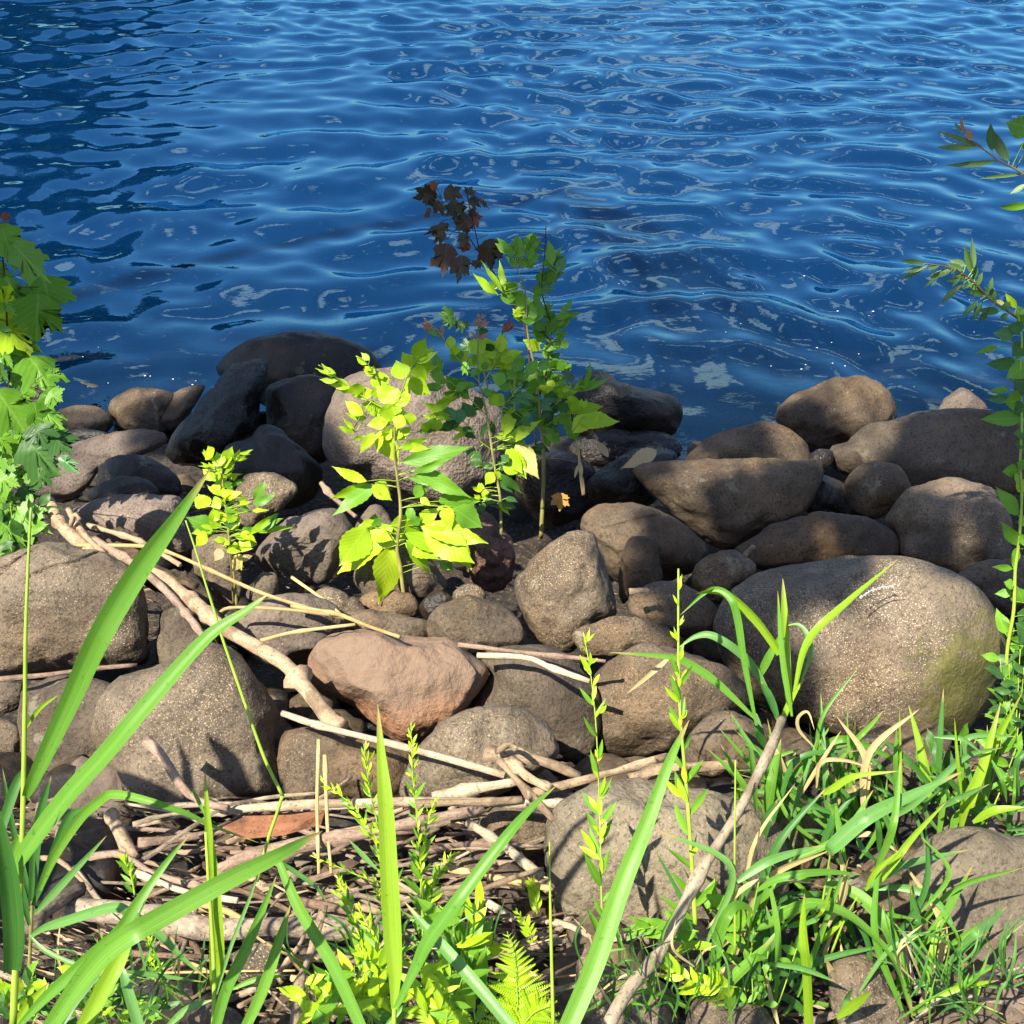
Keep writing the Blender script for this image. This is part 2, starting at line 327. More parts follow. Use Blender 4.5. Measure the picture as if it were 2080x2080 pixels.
M['pink'] = stone_mat('pink_granite', (0.215, 0.10, 0.050), (0.31, 0.155, 0.082), (0.55, 0.36, 0.22), 0.55, bump=0.55, stain=(0.45, 0.17, 0.06), stain_amt=0.5, top=(0.155, 0.112, 0.078))
M['mauve'] = stone_mat('mauve_stone', (0.088, 0.066, 0.051), (0.175, 0.134, 0.104), (0.4, 0.31, 0.25), 0.4, stain_amt=0.25)
M['red'] = stone_mat('reddish_broken_stone', (0.13, 0.07, 0.05), (0.27, 0.155, 0.115), (0.42, 0.3, 0.2), 0.4, bump=0.9, stain_amt=0.3)

def ground_mesh():
    ys = np.concatenate([np.linspace(-60, -4, 12), np.arange(-3.5, 6.5, 0.06), np.linspace(6.6, 16, 20), np.arange(18, 72, 2.5), np.linspace(74, 90, 4), np.linspace(110, 700, 6)])
    xs = np.concatenate([np.linspace(-600, -70, 10), np.arange(-60, -6.5, 2.5), np.arange(-6, 6.01, 0.08), np.linspace(10, 600, 14)])
    X, Y = np.meshgrid(xs, ys); Z = np.interp(Y, GY, GZ)
    pts = np.stack([X.ravel(), Y.ravel(), Z.ravel()], 1); nz_ = fbm(pts * 1.7, 5, 4).reshape(Z.shape)
    Z = Z + nz_ * 0.035 * (np.abs(Y) < 9) - 0.03 - np.interp(Y, [1.6, 2.1, 2.8, 3.3, 4.2], [0, 0.15, 0.13, 0.03, 0.02])
    Z = Z - 0.16 * np.exp(-((X - 0.80) / 0.22) ** 2 - ((Y - 4.1) / 0.35) ** 2)          # a little inlet between the stones
    lm = np.clip((-(X + 6.5)) / 4, 0, 1) * np.clip((Y - 28) / 4, 0, 1); Z = Z * (1 - lm) + 0.5 * lm    # point of land far left
    far = Y > 90; Z[far] = np.minimum(3.0, -4 + (Y[far] - 90) * 0.12)
    nx = len(xs); V = np.stack([X.ravel(), Y.ravel(), Z.ravel()], 1)
    Fc = [(j * nx + i, j * nx + i + 1, (j + 1) * nx + i + 1, (j + 1) * nx + i) for j in range(len(ys) - 1) for i in range(nx - 1)]
    b = NB('bank_soil'); ob = b.n('ShaderNodeTexCoord').outputs['Object']
    c = b.mix(b.ramp(b.noise(ob, 9, 5, 0.65), [(0.35, 0), (0.65, 1)]), (0.016, 0.011, 0.007), (0.05, 0.035, 0.023))
    c = b.mix(b.ramp(b.noise(ob, 90, 3), [(0.55, 0), (0.68, 0.6)]), c, (0.20, 0.15, 0.095))
    vz = b.n('ShaderNodeTexVoronoi', Scale=30.0); b.link(ob, vz.inputs['Vector'])
    bp = b.n('ShaderNodeBump', Strength=0.9, Distance=0.03, Height=b.math('ADD', b.noise(ob, 45, 5, 0.7), vz.outputs['Distance']))
    pr = b.n('ShaderNodeBsdfPrincipled', Base_Color=c, Roughness=0.9, Normal=bp.outputs[0]); b.link(pr.outputs[0], b.out.inputs[0])
    o = link('ground', mesh_np('ground', V, Fc, b.m)); tag(o, 'dark soil bank sloping down under the stones into the lake', kind='structure')
ground_mesh()

def lake():
    rng = np.random.RandomState(4); comps = []
    for k in range(64):
        lam = 0.22 * (3.8) ** rng.rand(); a = math.pi / 2 + rng.normal() * 0.72 - 0.15
        if k % 4 == 0: a = rng.rand() * 6.28
        comps.append((2 * math.pi / lam, math.cos(a), math.sin(a), rng.rand() * 6.28, lam))
    def hgt(X, Y, small=True):
        w1 = 0.10 * np.sin(X * 1.3 + 0.7 * Y) + 0.08 * np.sin(1.9 * Y - 0.6 * X + 1); w2 = 0.10 * np.cos(X * 0.9 - 1.1 * Y + 2)
        xx, yy = X + w1, Y + w2; h = 0
        for K, cx, cy, ph, lam in comps:
            if not small and lam < 0.5: continue
            h = h + lam ** 1.18 * np.sin(K * (cx * xx + cy * yy) + ph)
        return h * WAMP
    st = 0.026; xs = np.arange(-6.6, 6.601, st); ys = np.arange(3.6, 14.6, st)
    X, Y = np.meshgrid(xs, ys); Z = hgt(X, Y)
    pp = np.stack([X.ravel() * 0.55, Y.ravel() * 0.55, 0 * X.ravel()], 1); gust = 0.95 + 0.4 * noise3(pp, 3).reshape(X.shape)
    near = np.clip((Y - 3.6) / 1.6, 0.28, 1.0); edge = np.clip(np.minimum.reduce([X + 6.6, 6.6 - X, 14.6 - Y]) / 0.4, 0, 1)
    Z = Z * near * gust * edge
    nx = len(xs); ny = len(ys); V = np.stack([X.ravel(), Y.ravel(), Z.ravel()], 1)
    i = np.arange(nx - 1); j = np.arange(ny - 1); I, J = np.meshgrid(i, j); a = (J * nx + I).ravel(); Fc = np.stack([a, a + 1, a + nx + 1, a + nx], 1)
    # calm surface carried on around the rippled part, out to the far shore
    nv = len(V); x0, x1, y0, y1 = xs[0], xs[-1], ys[0], ys[-1]; Bq = 700
    V = np.concatenate([V, [(-Bq, y0, 0), (x0, y0, 0), (x0, y1, 0), (-Bq, y1, 0), (x1, y0, 0), (Bq, y0, 0), (Bq, y1, 0), (x1, y1, 0), (-Bq, Bq, 0), (Bq, Bq, 0)]])
    FX = [(nv, nv + 1, nv + 2, nv + 3), (nv + 4, nv + 5, nv + 6, nv + 7), (nv + 3, nv + 2, nv + 7, nv + 6, nv + 9, nv + 8)]
    me = bpy.data.meshes.new('lake'); me.from_pydata(V.tolist(), [], Fc.tolist() + FX); me.polygons.foreach_set('use_smooth', [True] * len(me.polygons))
    dep = np.interp(V[:, 1], GY, GZ); at = me.attributes.new('depth', 'FLOAT', 'POINT'); at.data.foreach_set('value', (-dep).astype(np.float32))
    b = NB('lake_water'); ad = b.n('ShaderNodeAttribute', {'attribute_name': 'depth'}); ob = b.n('ShaderNodeTexCoord').outputs['Object']
    mpn = b.n('ShaderNodeMapping', Vector=ob); mpn.inputs['Scale'].default_value = (1, 1.6, 1)
    bp = b.n('ShaderNodeBump', Strength=0.05, Distance=0.02, Height=b.noise(mpn.outputs[0], 11, 2, 0.5))
    murk = b.math('SUBTRACT', 1.0, b.math('POWER', 2.718, b.math('MULTIPLY', b.math('MAXIMUM', ad.outputs['Fac'], 0.0), -3.4)))
    df = b.n('ShaderNodeBsdfDiffuse', Color=(*WBODY, 1)); tr = b.n('ShaderNodeBsdfTransparent', Color=(0.80, 0.86, 0.80, 1))
    m1 = b.n('ShaderNodeMixShader', Fac=murk); b.link(tr.outputs[0], m1.inputs[1]); b.link(df.outputs[0], m1.inputs[2])
    gl = b.n('ShaderNodeBsdfGlossy', Color=(0.42, 0.82, 1.0, 1), Roughness=0.015, Normal=bp.outputs[0]); fr_ = b.n('ShaderNodeFresnel', IOR=WIOR, Normal=bp.outputs[0])
    m2 = b.n('ShaderNodeMixShader', Fac=fr_.outputs[0]); b.link(m1.outputs[0], m2.inputs[1]); b.link(gl.outputs[0], m2.inputs[2]); b.link(m2.outputs[0], b.out.inputs[0])
    me.materials.append(b.m); o = link('lake_water', me); tag(o, 'rippled blue lake water reaching from the stones to the far shore', kind='structure')
WAMP = 0.0047; WBODY = (0.0006, 0.0145, 0.052); WIOR = 2.1
lake()

# ================================================================ stones, traced one by one
MOSSPT = P(*px('C', 1740, 1660), 2.66)
M['moss'] = stone_mat('boulder_with_moss', (0.054, 0.041, 0.028), (0.130, 0.100, 0.069), (0.5, 0.4, 0.26), 0.65, moss=(MOSSPT, 0.24), stain_amt=0.25)
S = stone
# back row, left half
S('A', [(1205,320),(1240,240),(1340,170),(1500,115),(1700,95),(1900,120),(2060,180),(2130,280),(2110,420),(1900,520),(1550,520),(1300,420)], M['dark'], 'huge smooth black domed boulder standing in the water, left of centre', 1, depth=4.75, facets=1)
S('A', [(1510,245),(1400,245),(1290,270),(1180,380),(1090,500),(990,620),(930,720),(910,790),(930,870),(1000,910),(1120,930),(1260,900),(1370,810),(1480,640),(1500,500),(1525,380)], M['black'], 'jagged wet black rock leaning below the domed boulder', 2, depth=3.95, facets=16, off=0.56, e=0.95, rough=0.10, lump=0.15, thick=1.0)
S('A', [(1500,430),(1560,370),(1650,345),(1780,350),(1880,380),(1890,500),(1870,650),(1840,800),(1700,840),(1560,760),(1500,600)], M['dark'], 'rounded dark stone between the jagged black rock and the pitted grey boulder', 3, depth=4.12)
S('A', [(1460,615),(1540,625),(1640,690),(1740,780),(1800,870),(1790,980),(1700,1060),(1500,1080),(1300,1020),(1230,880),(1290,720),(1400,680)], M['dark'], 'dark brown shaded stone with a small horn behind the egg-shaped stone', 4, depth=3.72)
S('B', [(150,680),(160,600),(200,450),(280,350),(450,300),(650,300),(850,360),(1050,450),(1180,560),(1200,700),(1120,900),(1020,1000),(900,1060),(760,1090),(560,1060),(400,980),(340,900),(230,860),(170,770)], M['grey'], 'big grey boulder with a pitted face behind the bright yellow-green sapling', 5, depth=3.72, facets=2, thick=0.75, rough=0.04, sub=6)
S('A', [(1320,990),(1380,900),(1480,880),(1580,900),(1660,960),(1650,1020),(1580,1080),(1480,1150),(1400,1190),(1330,1150),(1310,1060)], M['tan'], 'egg-shaped tan stone just right of the small yellow-green sapling', 6, depth=3.28)
S('A', [(130,900),(300,770),(450,710),(620,660),(780,635),(900,650),(940,690),(900,740),(760,800),(580,860),(500,960),(420,1020),(250,1030),(150,980)], M['mauve'], 'long flat mauve slab beside the maple leaves, lit by the sun', 7, depth=3.78, facets=4, e=0.7)
S('A', [(540,900),(570,830),(700,780),(850,800),(960,870),(1010,940),(1000,1020),(800,1020),(560,1000)], M['dark'], 'angular dark stone in front of the flat mauve slab', 8, depth=3.55, facets=5)
S('A', [(490,1010),(570,940),(680,905),(780,910),(860,950),(895,1000),(850,1050),(700,1070),(560,1070)], M['dark'], 'low dark rounded stone in shade beneath the angular dark stone', 9, depth=3.42)
S('A', [(400,1110),(500,1050),(700,1010),(900,1000),(1010,1010),(1060,1100),(1100,1240),(1080,1330),(950,1340),(700,1270),(480,1200)], M['mauve'], 'mauve stone dappled with leaf shadows behind the forked driftwood branch', 10, depth=3.2, facets=5)
S('A', [(320,400),(420,375),(540,385),(590,420),(570,490),(480,515),(340,520),(300,450)], M['mauve'], 'small sunlit stone at the waterline beside the maple leaves', 11, facets=4)
S('A', [(330,530),(450,505),(560,520),(630,570),(620,640),(540,665),(400,650),(320,600)], M['brown'], 'small brown stone beneath the sunlit waterline stone at left', 12)
S('A', [(610,490),(700,420),(820,405),(950,430),(1000,480),(970,600),(900,670),(720,660),(640,600)], M['brown'], 'dark-topped brown stone at the left waterline, left of the twin brown stone', 13, facets=4)
S('A', [(850,560),(950,450),(1080,390),(1150,400),(1100,500),(1020,620),(940,670),(850,640)], M['brown'], 'leaning brown stone just left of the jagged black rock', 14)
S('A', [(930,410),(1010,355),(1100,330),(1160,345),(1150,410),(1050,450),(950,450)], M['mauve'], 'small pale stone at the waterline left of the domed boulder', 15)
S('A', [(330,660),(480,640),(600,660),(570,700),(420,730),(330,700)], M['dark'], 'flat dark stone between the slab and the small brown stone', 16)
S('A', [(270,262),(340,235),(430,225),(480,250),(430,285),(320,290)], M['black'], 'dark wet stone just breaking the water at left', 17, depth=5.25)
S('A', [(60,470),(130,420),(230,400),(310,440),(320,520),(240,560),(120,550)], M['brown'], 'brown stone half hidden by the maple leaves at the waterline', 171)
# left foreground
S('A', [(-120,1400),(0,1360),(130,1310),(300,1285),(450,1295),(600,1340),(720,1410),(790,1500),(830,1620),(842,1760),(830,1900),(760,1960),(500,2010),(250,2030),(0,2040),(-150,1980),(-200,1700)], M['tan'], 'large cracked brown boulder at the left edge under the driftwood branch', 18, depth=2.72, facets=3, sub=6, e=0.72, cracks=[('A', [(150,1475),(280,1420),(420,1385),(540,1335),(600,1325)], 5, 0.018), ('A', [(-20,1470),(60,1400),(130,1350),(230,1300)], 5, 0.02)])
S('D', [(740,30),(790,-10),(850,-10),(930,60),(1000,140),(1040,210),(1000,260),(850,290),(740,250)], M['tan'], 'blocky brown stone wedged right of the cracked boulder', 19, depth=2.68, facets=5)
S('D', [(430,560),(470,420),(560,330),(700,260),(850,200),(960,170),(1060,190),(1150,260),(1230,360),(1310,480),(1370,600),(1420,740),(1440,860),(1400,930),(1300,950),(1100,980),(980,1080),(930,1190),(850,1240),(750,1230),(640,1170),(540,1020),(450,860)], M['tan'], 'tall pear-shaped brown boulder carrying the shadow of a weed', 20, depth=2.38, facets=4, sub=6, e=0.75)
S('D', [(95,420),(150,350),(280,300),(400,310),(520,360),(560,450),(540,600),(560,850),(560,1000),(490,1110),(330,1150),(180,1120),(100,1000),(80,700)], M['tan'], 'upright brown stone left of the pear-shaped boulder, behind the reed stalk', 21, depth=2.45, facets=3)
S('D', [(230,1180),(350,1130),(500,1130),(640,1180),(680,1260),(620,1340),(420,1370),(260,1340),(210,1250)], M['brown'], 'dark low stone at the foot of the pear-shaped boulder', 22, depth=2.1)
S('D', [(-60,350),(20,325),(110,345),(110,430),(40,480),(-60,460)], M['tan'], 'small stone under the cracked boulder at the left edge', 23, depth=2.6)
S('D', [(-70,540),(30,515),(100,560),(105,690),(40,720),(-70,710)], M['brown'], 'small dark stone at the left edge behind the reed leaves', 24, depth=2.42)
# middle
S('E', [(45,330),(60,230),(110,150),(200,110),(330,92),(460,110),(580,115),(700,130),(780,180),(880,260),(890,310),(850,390),(780,470),(700,540),(620,590),(540,620),(460,600),(380,540),(250,450),(120,390)], M['pink'], 'pink granite stone, the only salmon-coloured one', 25, depth=2.47, facets=4, sub=6, e=0.78)
S('E', [(490,860),(550,680),(620,580),(720,510),(830,460),(980,440),(1090,460),(1170,520),(1220,590),(1240,660),(1180,730),(1100,790),(950,850),(750,900),(600,910)], M['tan'], 'smooth rounded olive-brown stone right below the pink granite stone', 26, depth=2.2, facets=2)
S('E', [(-40,560),(150,560),(350,600),(500,640),(570,700),(520,880),(300,920),(120,920),(-40,880),(-90,700)], M['brown'], 'flat brown stone under the end of the driftwood branch', 27, depth=2.3, facets=4)
S('E', [(830,420),(900,290),(840,210),(960,160),(1130,155),(1250,190),(1330,260),(1400,350),(1430,450),(1400,600),(1340,720),(1240,680),(1140,560),(1040,520),(930,500),(850,490)], M['tan'], 'flat brown stone right of the pink granite stone, crossed by dry twigs', 28, depth=2.52, facets=3)
S('C', [(80,1560),(150,1480),(250,1440),(380,1450),(500,1480),(620,1530),(700,1600),(740,1660),(700,1720),(600,1760),(500,1830),(420,1890),(250,1920),(60,1900),(20,1760)], M['tan'], 'broad smooth brown stone with worn top left of the mossy boulder', 281, depth=2.55, facets=2)
S('C', [(-40,1390),(60,1340),(180,1310),(300,1330),(400,1370),(450,1420),(420,1470),(300,1480),(200,1480),(100,1490),(10,1480)], M['brown'], 'low dark oval stone between the tall egg stone and the smooth brown stone', 29, depth=2.72)
S('B', [(1235,1480),(1270,1420),(1350,1340),(1450,1260),(1560,1215),(1660,1230),(1700,1310),(1750,1440),(1790,1560),(1810,1690),(1720,1730),(1640,1780),(1590,1840),(1540,1880),(1420,1860),(1330,1790),(1260,1640)], M['tan'], 'tall upright egg-shaped tan stone in the centre', 30, depth=2.83, facets=3, sub=6)
S('B', [(740,1720),(790,1650),(860,1600),(960,1565),(1080,1590),(1180,1640),(1240,1700),(1300,1800),(1270,1870),(1100,1920),(900,1920),(760,1850)], M['tan'], 'tan stone behind the pink granite stone, left of the tall egg stone', 31, depth=2.75)
S('B', [(170,1720),(330,1655),(520,1660),(640,1690),(755,1720),(750,1800),(600,1860),(400,1840),(230,1800)], M['tan'], 'flat stone between the yellow-green sapling and the pink granite', 32, depth=2.8, facets=5)
S('A', [(1300,1740),(1400,1640),(1520,1580),(1700,1560),(1850,1600),(1932,1700),(1900,1860),(1750,1960),(1550,1980),(1400,1900)], M['mauve'], 'flat mauve stone under the dry reed straws left of the pink granite', 321, depth=2.72, facets=5)
S('B', [(-226,1330),(-150,1220),(-60,1160),(60,1110),(180,1085),(270,1120),(325,1200),(310,1270),(260,1340),(230,1430),(180,1500),(60,1520),(-80,1480),(-200,1410)], M['mauve'], 'tan stone carrying the sharp shadow of the small sapling', 33, depth=3.08, facets=4)
S('B', [(330,1440),(400,1300),(520,1270),(640,1290),(740,1350),(830,1450),(850,1530),(760,1590),(640,1620),(480,1630),(380,1560)], M['tan'], 'stone right behind the lower leaves of the yellow-green sapling', 34, depth=3.02)
S('B', [(110,1560),(170,1525),(250,1540),(315,1590),(300,1670),(190,1690),(120,1650)], M['tan'], 'fist-sized tan stone left of the yellow-green sapling stem', 35, depth=2.85, sub=4)
S('B', [(270,1650),(320,1580),(390,1640),(385,1700),(290,1710)], M['tan'], 'smallest pointed stone left of the yellow-green sapling stem', 36, depth=2.83, sub=4)
S('B', [(360,1610),(430,1545),(560,1545),(660,1570),(695,1660),(600,1710),(430,1700)], M['brown'], 'brown stone around the foot of the yellow-green sapling', 37, depth=2.9, sub=4)
S('B', [(690,1640),(740,1570),(810,1545),(870,1570),(885,1640),(840,1700),(740,1710)], M['dark'], 'dark round stone right of the yellow-green sapling stem', 38, depth=2.86, sub=4)
S('B', [(880,1570),(930,1515),(1010,1510),(1065,1560),(1040,1610),(920,1620)], M['tan'], 'small flat stone in the gap left of the tall egg stone', 39, depth=2.92, sub=4)
S('B', [(790,1130),(870,1080),(1020,1085),(1130,1170),(1210,1260),(1240,1350),(1220,1500),(1120,1560),(1010,1500),(930,1380),(850,1250)], M['red'], 'broken reddish-brown rock behind the second sapling stem', 40, depth=3.15, facets=9, off=0.68, rough=0.12, e=0.85)
S('B', [(330,1190),(420,1070),(480,1065),(540,1150),(530,1230),(400,1250)], M['mauve'], 'angular tan fragment under the pitted grey boulder', 41, depth=3.3, facets=6, off=0.7, sub=4)
S('A', [(1090,1300),(1180,1240),(1280,1230),(1340,1320),(1360,1460),(1330,1620),(1220,1620),(1120,1500),(1080,1400)], M['tan'], 'upright stone directly behind the stem of the small sapling', 411, depth=2.95)
S('A', [(730,1440),(850,1400),(1000,1430),(1130,1500),(1200,1600),(1180,1700),(1050,1640),(900,1560),(780,1500)], M['brown'], 'rough dark stone behind the driftwood branch', 412, depth=2.85, facets=6, off=0.72, rough=0.12)
S('A', [(1380,1560),(1450,1470),(1540,1440),(1560,1520),(1530,1600),(1440,1640)], M['tan'], 'small rough stone below the shadowed tan stone', 413, depth=2.9, sub=4, facets=5)
S('A', [(500,1260),(620,1200),(760,1230),(860,1310),(880,1400),(780,1420),(640,1380),(540,1330)], M['brown'], 'lichen-crusted stone under the crossed branches above the cracked boulder', 414, depth=3.0, facets=6, rough=0.12)
# right of centre
S('C', [(0,900),(60,840),(180,815),(290,830),(400,880),(480,940),(560,1010),(545,1090),(440,1140),(370,1170),(280,1190),(150,1150),(90,1060),(30,980)], M['brown'], 'rounded brown stone with a long crack near its top', 42, depth=3.18, facets=2, sub=6, cracks=[('C', [(5,910),(60,925),(120,925),(200,905),(280,885),(370,870)], 4, 0.012)])
S('C', [(160,1150),(190,1010),(240,965),(310,980),(340,1050),(355,1150),(310,1210),(220,1230),(180,1260)], M['brown'], 'wedge-shaped stone below the cracked brown stone', 43, depth=2.98, facets=5, off=0.74)
S('C', [(210,1230),(290,1175),(370,1160),(460,1180),(550,1230),(610,1310),(600,1380),(500,1410),(400,1400),(280,1350),(215,1300)], M['brown'], 'oval brown stone left of the big mossy boulder', 44, depth=2.78)
S('C', [(490,1110),(560,1050),(640,1020),(710,1040),(765,1100),(710,1180),(640,1250),(560,1250),(490,1190)], M['tan'], 'square-shouldered stone wedged against the top left of the mossy boulder', 45, depth=2.98, facets=4)
S('C', [(660,1030),(760,960),(860,900),(980,870),(1130,868),(1260,885),(1350,930),(1392,990),(1370,1060),(1200,1090),(1000,1090),(900,1110),(760,1110)], M['brown'], 'long reddish-brown stone lying behind the mossy boulder', 46, depth=3.16, facets=4, rough=0.09)
S('C', [(235,680),(300,645),(450,630),(700,625),(900,630),(1040,625),(1055,660),(1040,740),(1000,820),(950,880),(870,920),(760,980),(660,1010),(560,990),(440,890),(340,810),(270,740)], M['brown'], 'boat-shaped brown boulder with a straight flat top', 47, depth=3.42, facets=2, sub=6, e=0.7)
S('C', [(440,640),(520,560),(640,500),(780,467),(880,480),(960,540),(1005,620),(980,700),(800,720),(600,720),(480,700)], M['brown'], 'domed brown stone behind the boat-shaped boulder', 48, depth=3.8)
S('C', [(860,450),(870,390),(950,330),(1020,290),(1150,272),(1260,275),(1330,330),(1370,400),(1360,470),(1250,520),(1150,580),(1050,600),(970,580),(900,520)], M['brown'], 'wet knobbly stone standing at the water edge right of centre', 49, depth=4.25, facets=4, rough=0.10)
S('C', [(1550,420),(1600,350),(1665,315),(1720,350),(1775,410),(1720,450),(1600,450)], M['mauve'], 'small pointed stone in the water behind the long tan boulder', 50, depth=4.5, facets=5, sub=4)
S('C', [(1065,620),(1090,570),(1160,555),(1220,500),(1330,460),(1500,420),(1700,405),(1850,430),(1960,500),(1995,620),(1960,750),(1850,780),(1700,760),(1500,750),(1400,790),(1250,740),(1120,690)], M['tan'], 'long smooth tan boulder at the right under soft tree shade', 51, depth=3.75, facets=2, sub=6, thick=0.7)
S('C', [(1165,710),(1230,650),(1310,635),(1380,660),(1430,710),(1440,780),(1370,850),(1270,890),(1180,850),(1145,770)], M['brown'], 'small brown stone leaning on the front of the long tan boulder', 52, depth=3.42, facets=4)
S('C', [(1330,880),(1400,780),(1480,730),(1590,708),(1700,720),(1800,760),(1860,840),(1885,960),(1875,1070),(1790,1110),(1640,1130),(1480,1100),(1390,1050),(1370,960)], M['tan'], 'round tan boulder below the long tan boulder at right', 53, depth=3.22, facets=2)
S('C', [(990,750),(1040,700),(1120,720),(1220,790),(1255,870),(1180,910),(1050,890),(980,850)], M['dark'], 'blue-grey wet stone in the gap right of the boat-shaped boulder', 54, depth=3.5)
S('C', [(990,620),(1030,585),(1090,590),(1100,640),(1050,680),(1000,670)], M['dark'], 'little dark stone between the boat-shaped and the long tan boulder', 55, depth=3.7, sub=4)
S('C', [(600,1390),(620,1290),(680,1190),(780,1110),(920,1065),(1100,1043),(1300,1045),(1480,1070),(1620,1120),(1720,1190),(1790,1280),(1830,1380),(1832,1500),(1790,1640),(1740,1750),(1650,1840),(1450,1880),(1200,1860),(1000,1790),(820,1720),(720,1640),(640,1520)], M['moss'], 'largest boulder, broad and tan with green moss on its lower right', 56, depth=2.78, facets=2, sub=6, thick=0.7, e=0.75, rough=0.03)
S('C', [(1640,1140),(1740,1080),(1860,1065),(1970,1090),(2000,1200),(1910,1300),(1820,1300),(1720,1200)], M['tan'], 'tan stone at the right edge behind the mossy boulder', 57, depth=2.95)
S('C', [(-80,330),(0,270),(60,240),(130,260),(170,290),(280,320),(390,350),(440,400),(435,470),(380,530),(200,550),(30,540),(-80,450)], M['dark'], 'dark sloping stone at the water edge right of the tall sapling', 58, depth=4.15, facets=4, rough=0.08)
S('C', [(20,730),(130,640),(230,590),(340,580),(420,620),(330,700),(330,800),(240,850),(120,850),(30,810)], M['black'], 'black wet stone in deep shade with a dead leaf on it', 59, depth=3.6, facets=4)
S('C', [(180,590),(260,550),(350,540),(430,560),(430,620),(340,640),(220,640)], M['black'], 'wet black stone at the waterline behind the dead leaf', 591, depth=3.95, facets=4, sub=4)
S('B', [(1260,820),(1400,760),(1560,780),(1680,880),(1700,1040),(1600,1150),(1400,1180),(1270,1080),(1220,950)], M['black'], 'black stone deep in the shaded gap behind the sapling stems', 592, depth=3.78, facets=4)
S('C', [(-40,560),(60,510),(200,500),(330,505),(420,540),(420,610),(250,660),(50,660),(-40,620)], M['black'], 'low black filler stone under the dark sloping stone at the water edge', 593, depth=3.98, facets=4)  # added to black out the gap under the sloping stone
# right and bottom foreground
S('F', [(-399,1200),(-389,1050),(-334,930),(-234,850),(-114,805),(36,800),(200,815),(380,850),(560,900),(680,990),(735,1100),(740,1250),(700,1400),(620,1510),(480,1590),(300,1640),(120,1690),(-20,1690),(-150,1630),(-264,1560),(-344,1470),(-385,1340)], M['pale'], 'pale speckled boulder behind the leaning grey stick', 60, depth=2.0, facets=5, sub=6, e=0.72, off=0.8)
S('F', [(1260,1260),(1290,1150),(1370,1070),(1480,1025),(1620,1020),(1760,1045),(1900,1090),(2050,1250),(2060,1600),(2000,1950),(1800,2050),(1620,1970),(1480,1830),(1380,1680),(1290,1500)], M['pale'], 'large pale smooth boulder in the lower right corner', 61, depth=1.95, facets=3, sub=6, rough=0.03)
S('E', [(1310,1640),(1380,1600),(1480,1650),(1560,1680),(1700,1720),(1770,1800),(1780,1940),(1700,2020),(1400,2020),(1310,1850)], M['tan'], 'brown stone under the foot of the leaning grey stick', 62, depth=1.66, facets=5, off=0.78)
S('F', [(280,1850),(360,1790),(480,1830),(620,1850),(680,1950),(620,2080),(400,2100),(280,2000)], M['tan'], 'flat brown stone on the bottom edge beneath the grass clump', 621, depth=1.6, facets=4)
S('F', [(940,1640),(1050,1590),(1150,1650),(1230,1760),(1300,1900),(1270,2020),(1050,2050),(950,1880)], M['tan'], 'brown stone on the bottom edge left of the pale corner boulder', 63, depth=1.66, facets=4)
S('F', [(500,1770),(560,1700),(620,1720),(640,1800),(590,1860),(510,1840)], M['red'], 'small crumbly reddish stone under the grass clump', 64, depth=1.72, facets=7, off=0.66, sub=4, rough=0.15)
S('C', [(460,1850),(560,1750),(680,1730),(790,1790),(840,1880),(810,1980),(600,2020),(470,1970)], M['tan'], 'tan stone behind the grass clump, left of the mossy boulder foot', 66, depth=2.3, facets=3)
S('F', [(930,720),(1020,620),(1180,600),(1300,660),(1400,780),(1400,900),(1250,960),(1050,940),(950,850)], M['moss'], 'mossy stone at the foot of the largest boulder', 65, depth=2.25, facets=4)
S('F', [(1440,760),(1560,700),(1700,680),(1860,720),(1900,860),(1820,960),(1600,980),(1460,900)], M['brown'], 'brown stone behind the pale corner boulder', 67, depth=2.25, facets=4)
S('F', [(460,900),(560,860),(700,880),(820,960),(860,1100),(800,1220),(640,1260),(520,1150)], M['brown'], 'dark stone inside the grass clump', 68, depth=2.05, facets=4)
S('E', [(930,1250),(1000,1180),(1100,1240),(1170,1330),(1200,1480),(1260,1570),(1180,1620),(1050,1560),(960,1430)], M['brown'], 'dark stone in the hollow left of the pale speckled boulder', 69, depth=1.95, facets=5)
S('E', [(900,940),(980,890),(1100,900),(1190,960),(1200,1080),(1120,1150),(980,1140),(900,1050)], M['tan'], 'small tan stone among sticks left of the pale speckled boulder', 691, depth=2.05, facets=4, sub=4)
S('D', [(1090,1620),(1160,1560),(1260,1550),(1320,1620),(1300,1720),(1200,1760),(1100,1720)], M['tan'], 'small tan stone under the weathered grey log', 70, depth=1.72, facets=3, sub=4)
S('D', [(880,1900),(960,1840),(1080,1850),(1150,1930),(1100,2020),(920,2020)], M['tan'], 'brown stone on the bottom edge between reed blades', 71, depth=1.58, facets=3, sub=4)
S('F', [(930,1290),(990,1235),(1080,1245),(1120,1300),(1060,1350),(960,1350)], M['mauve'], 'small pinkish stone inside the right of the grass clump', 72, depth=1.9, facets=3, sub=4)
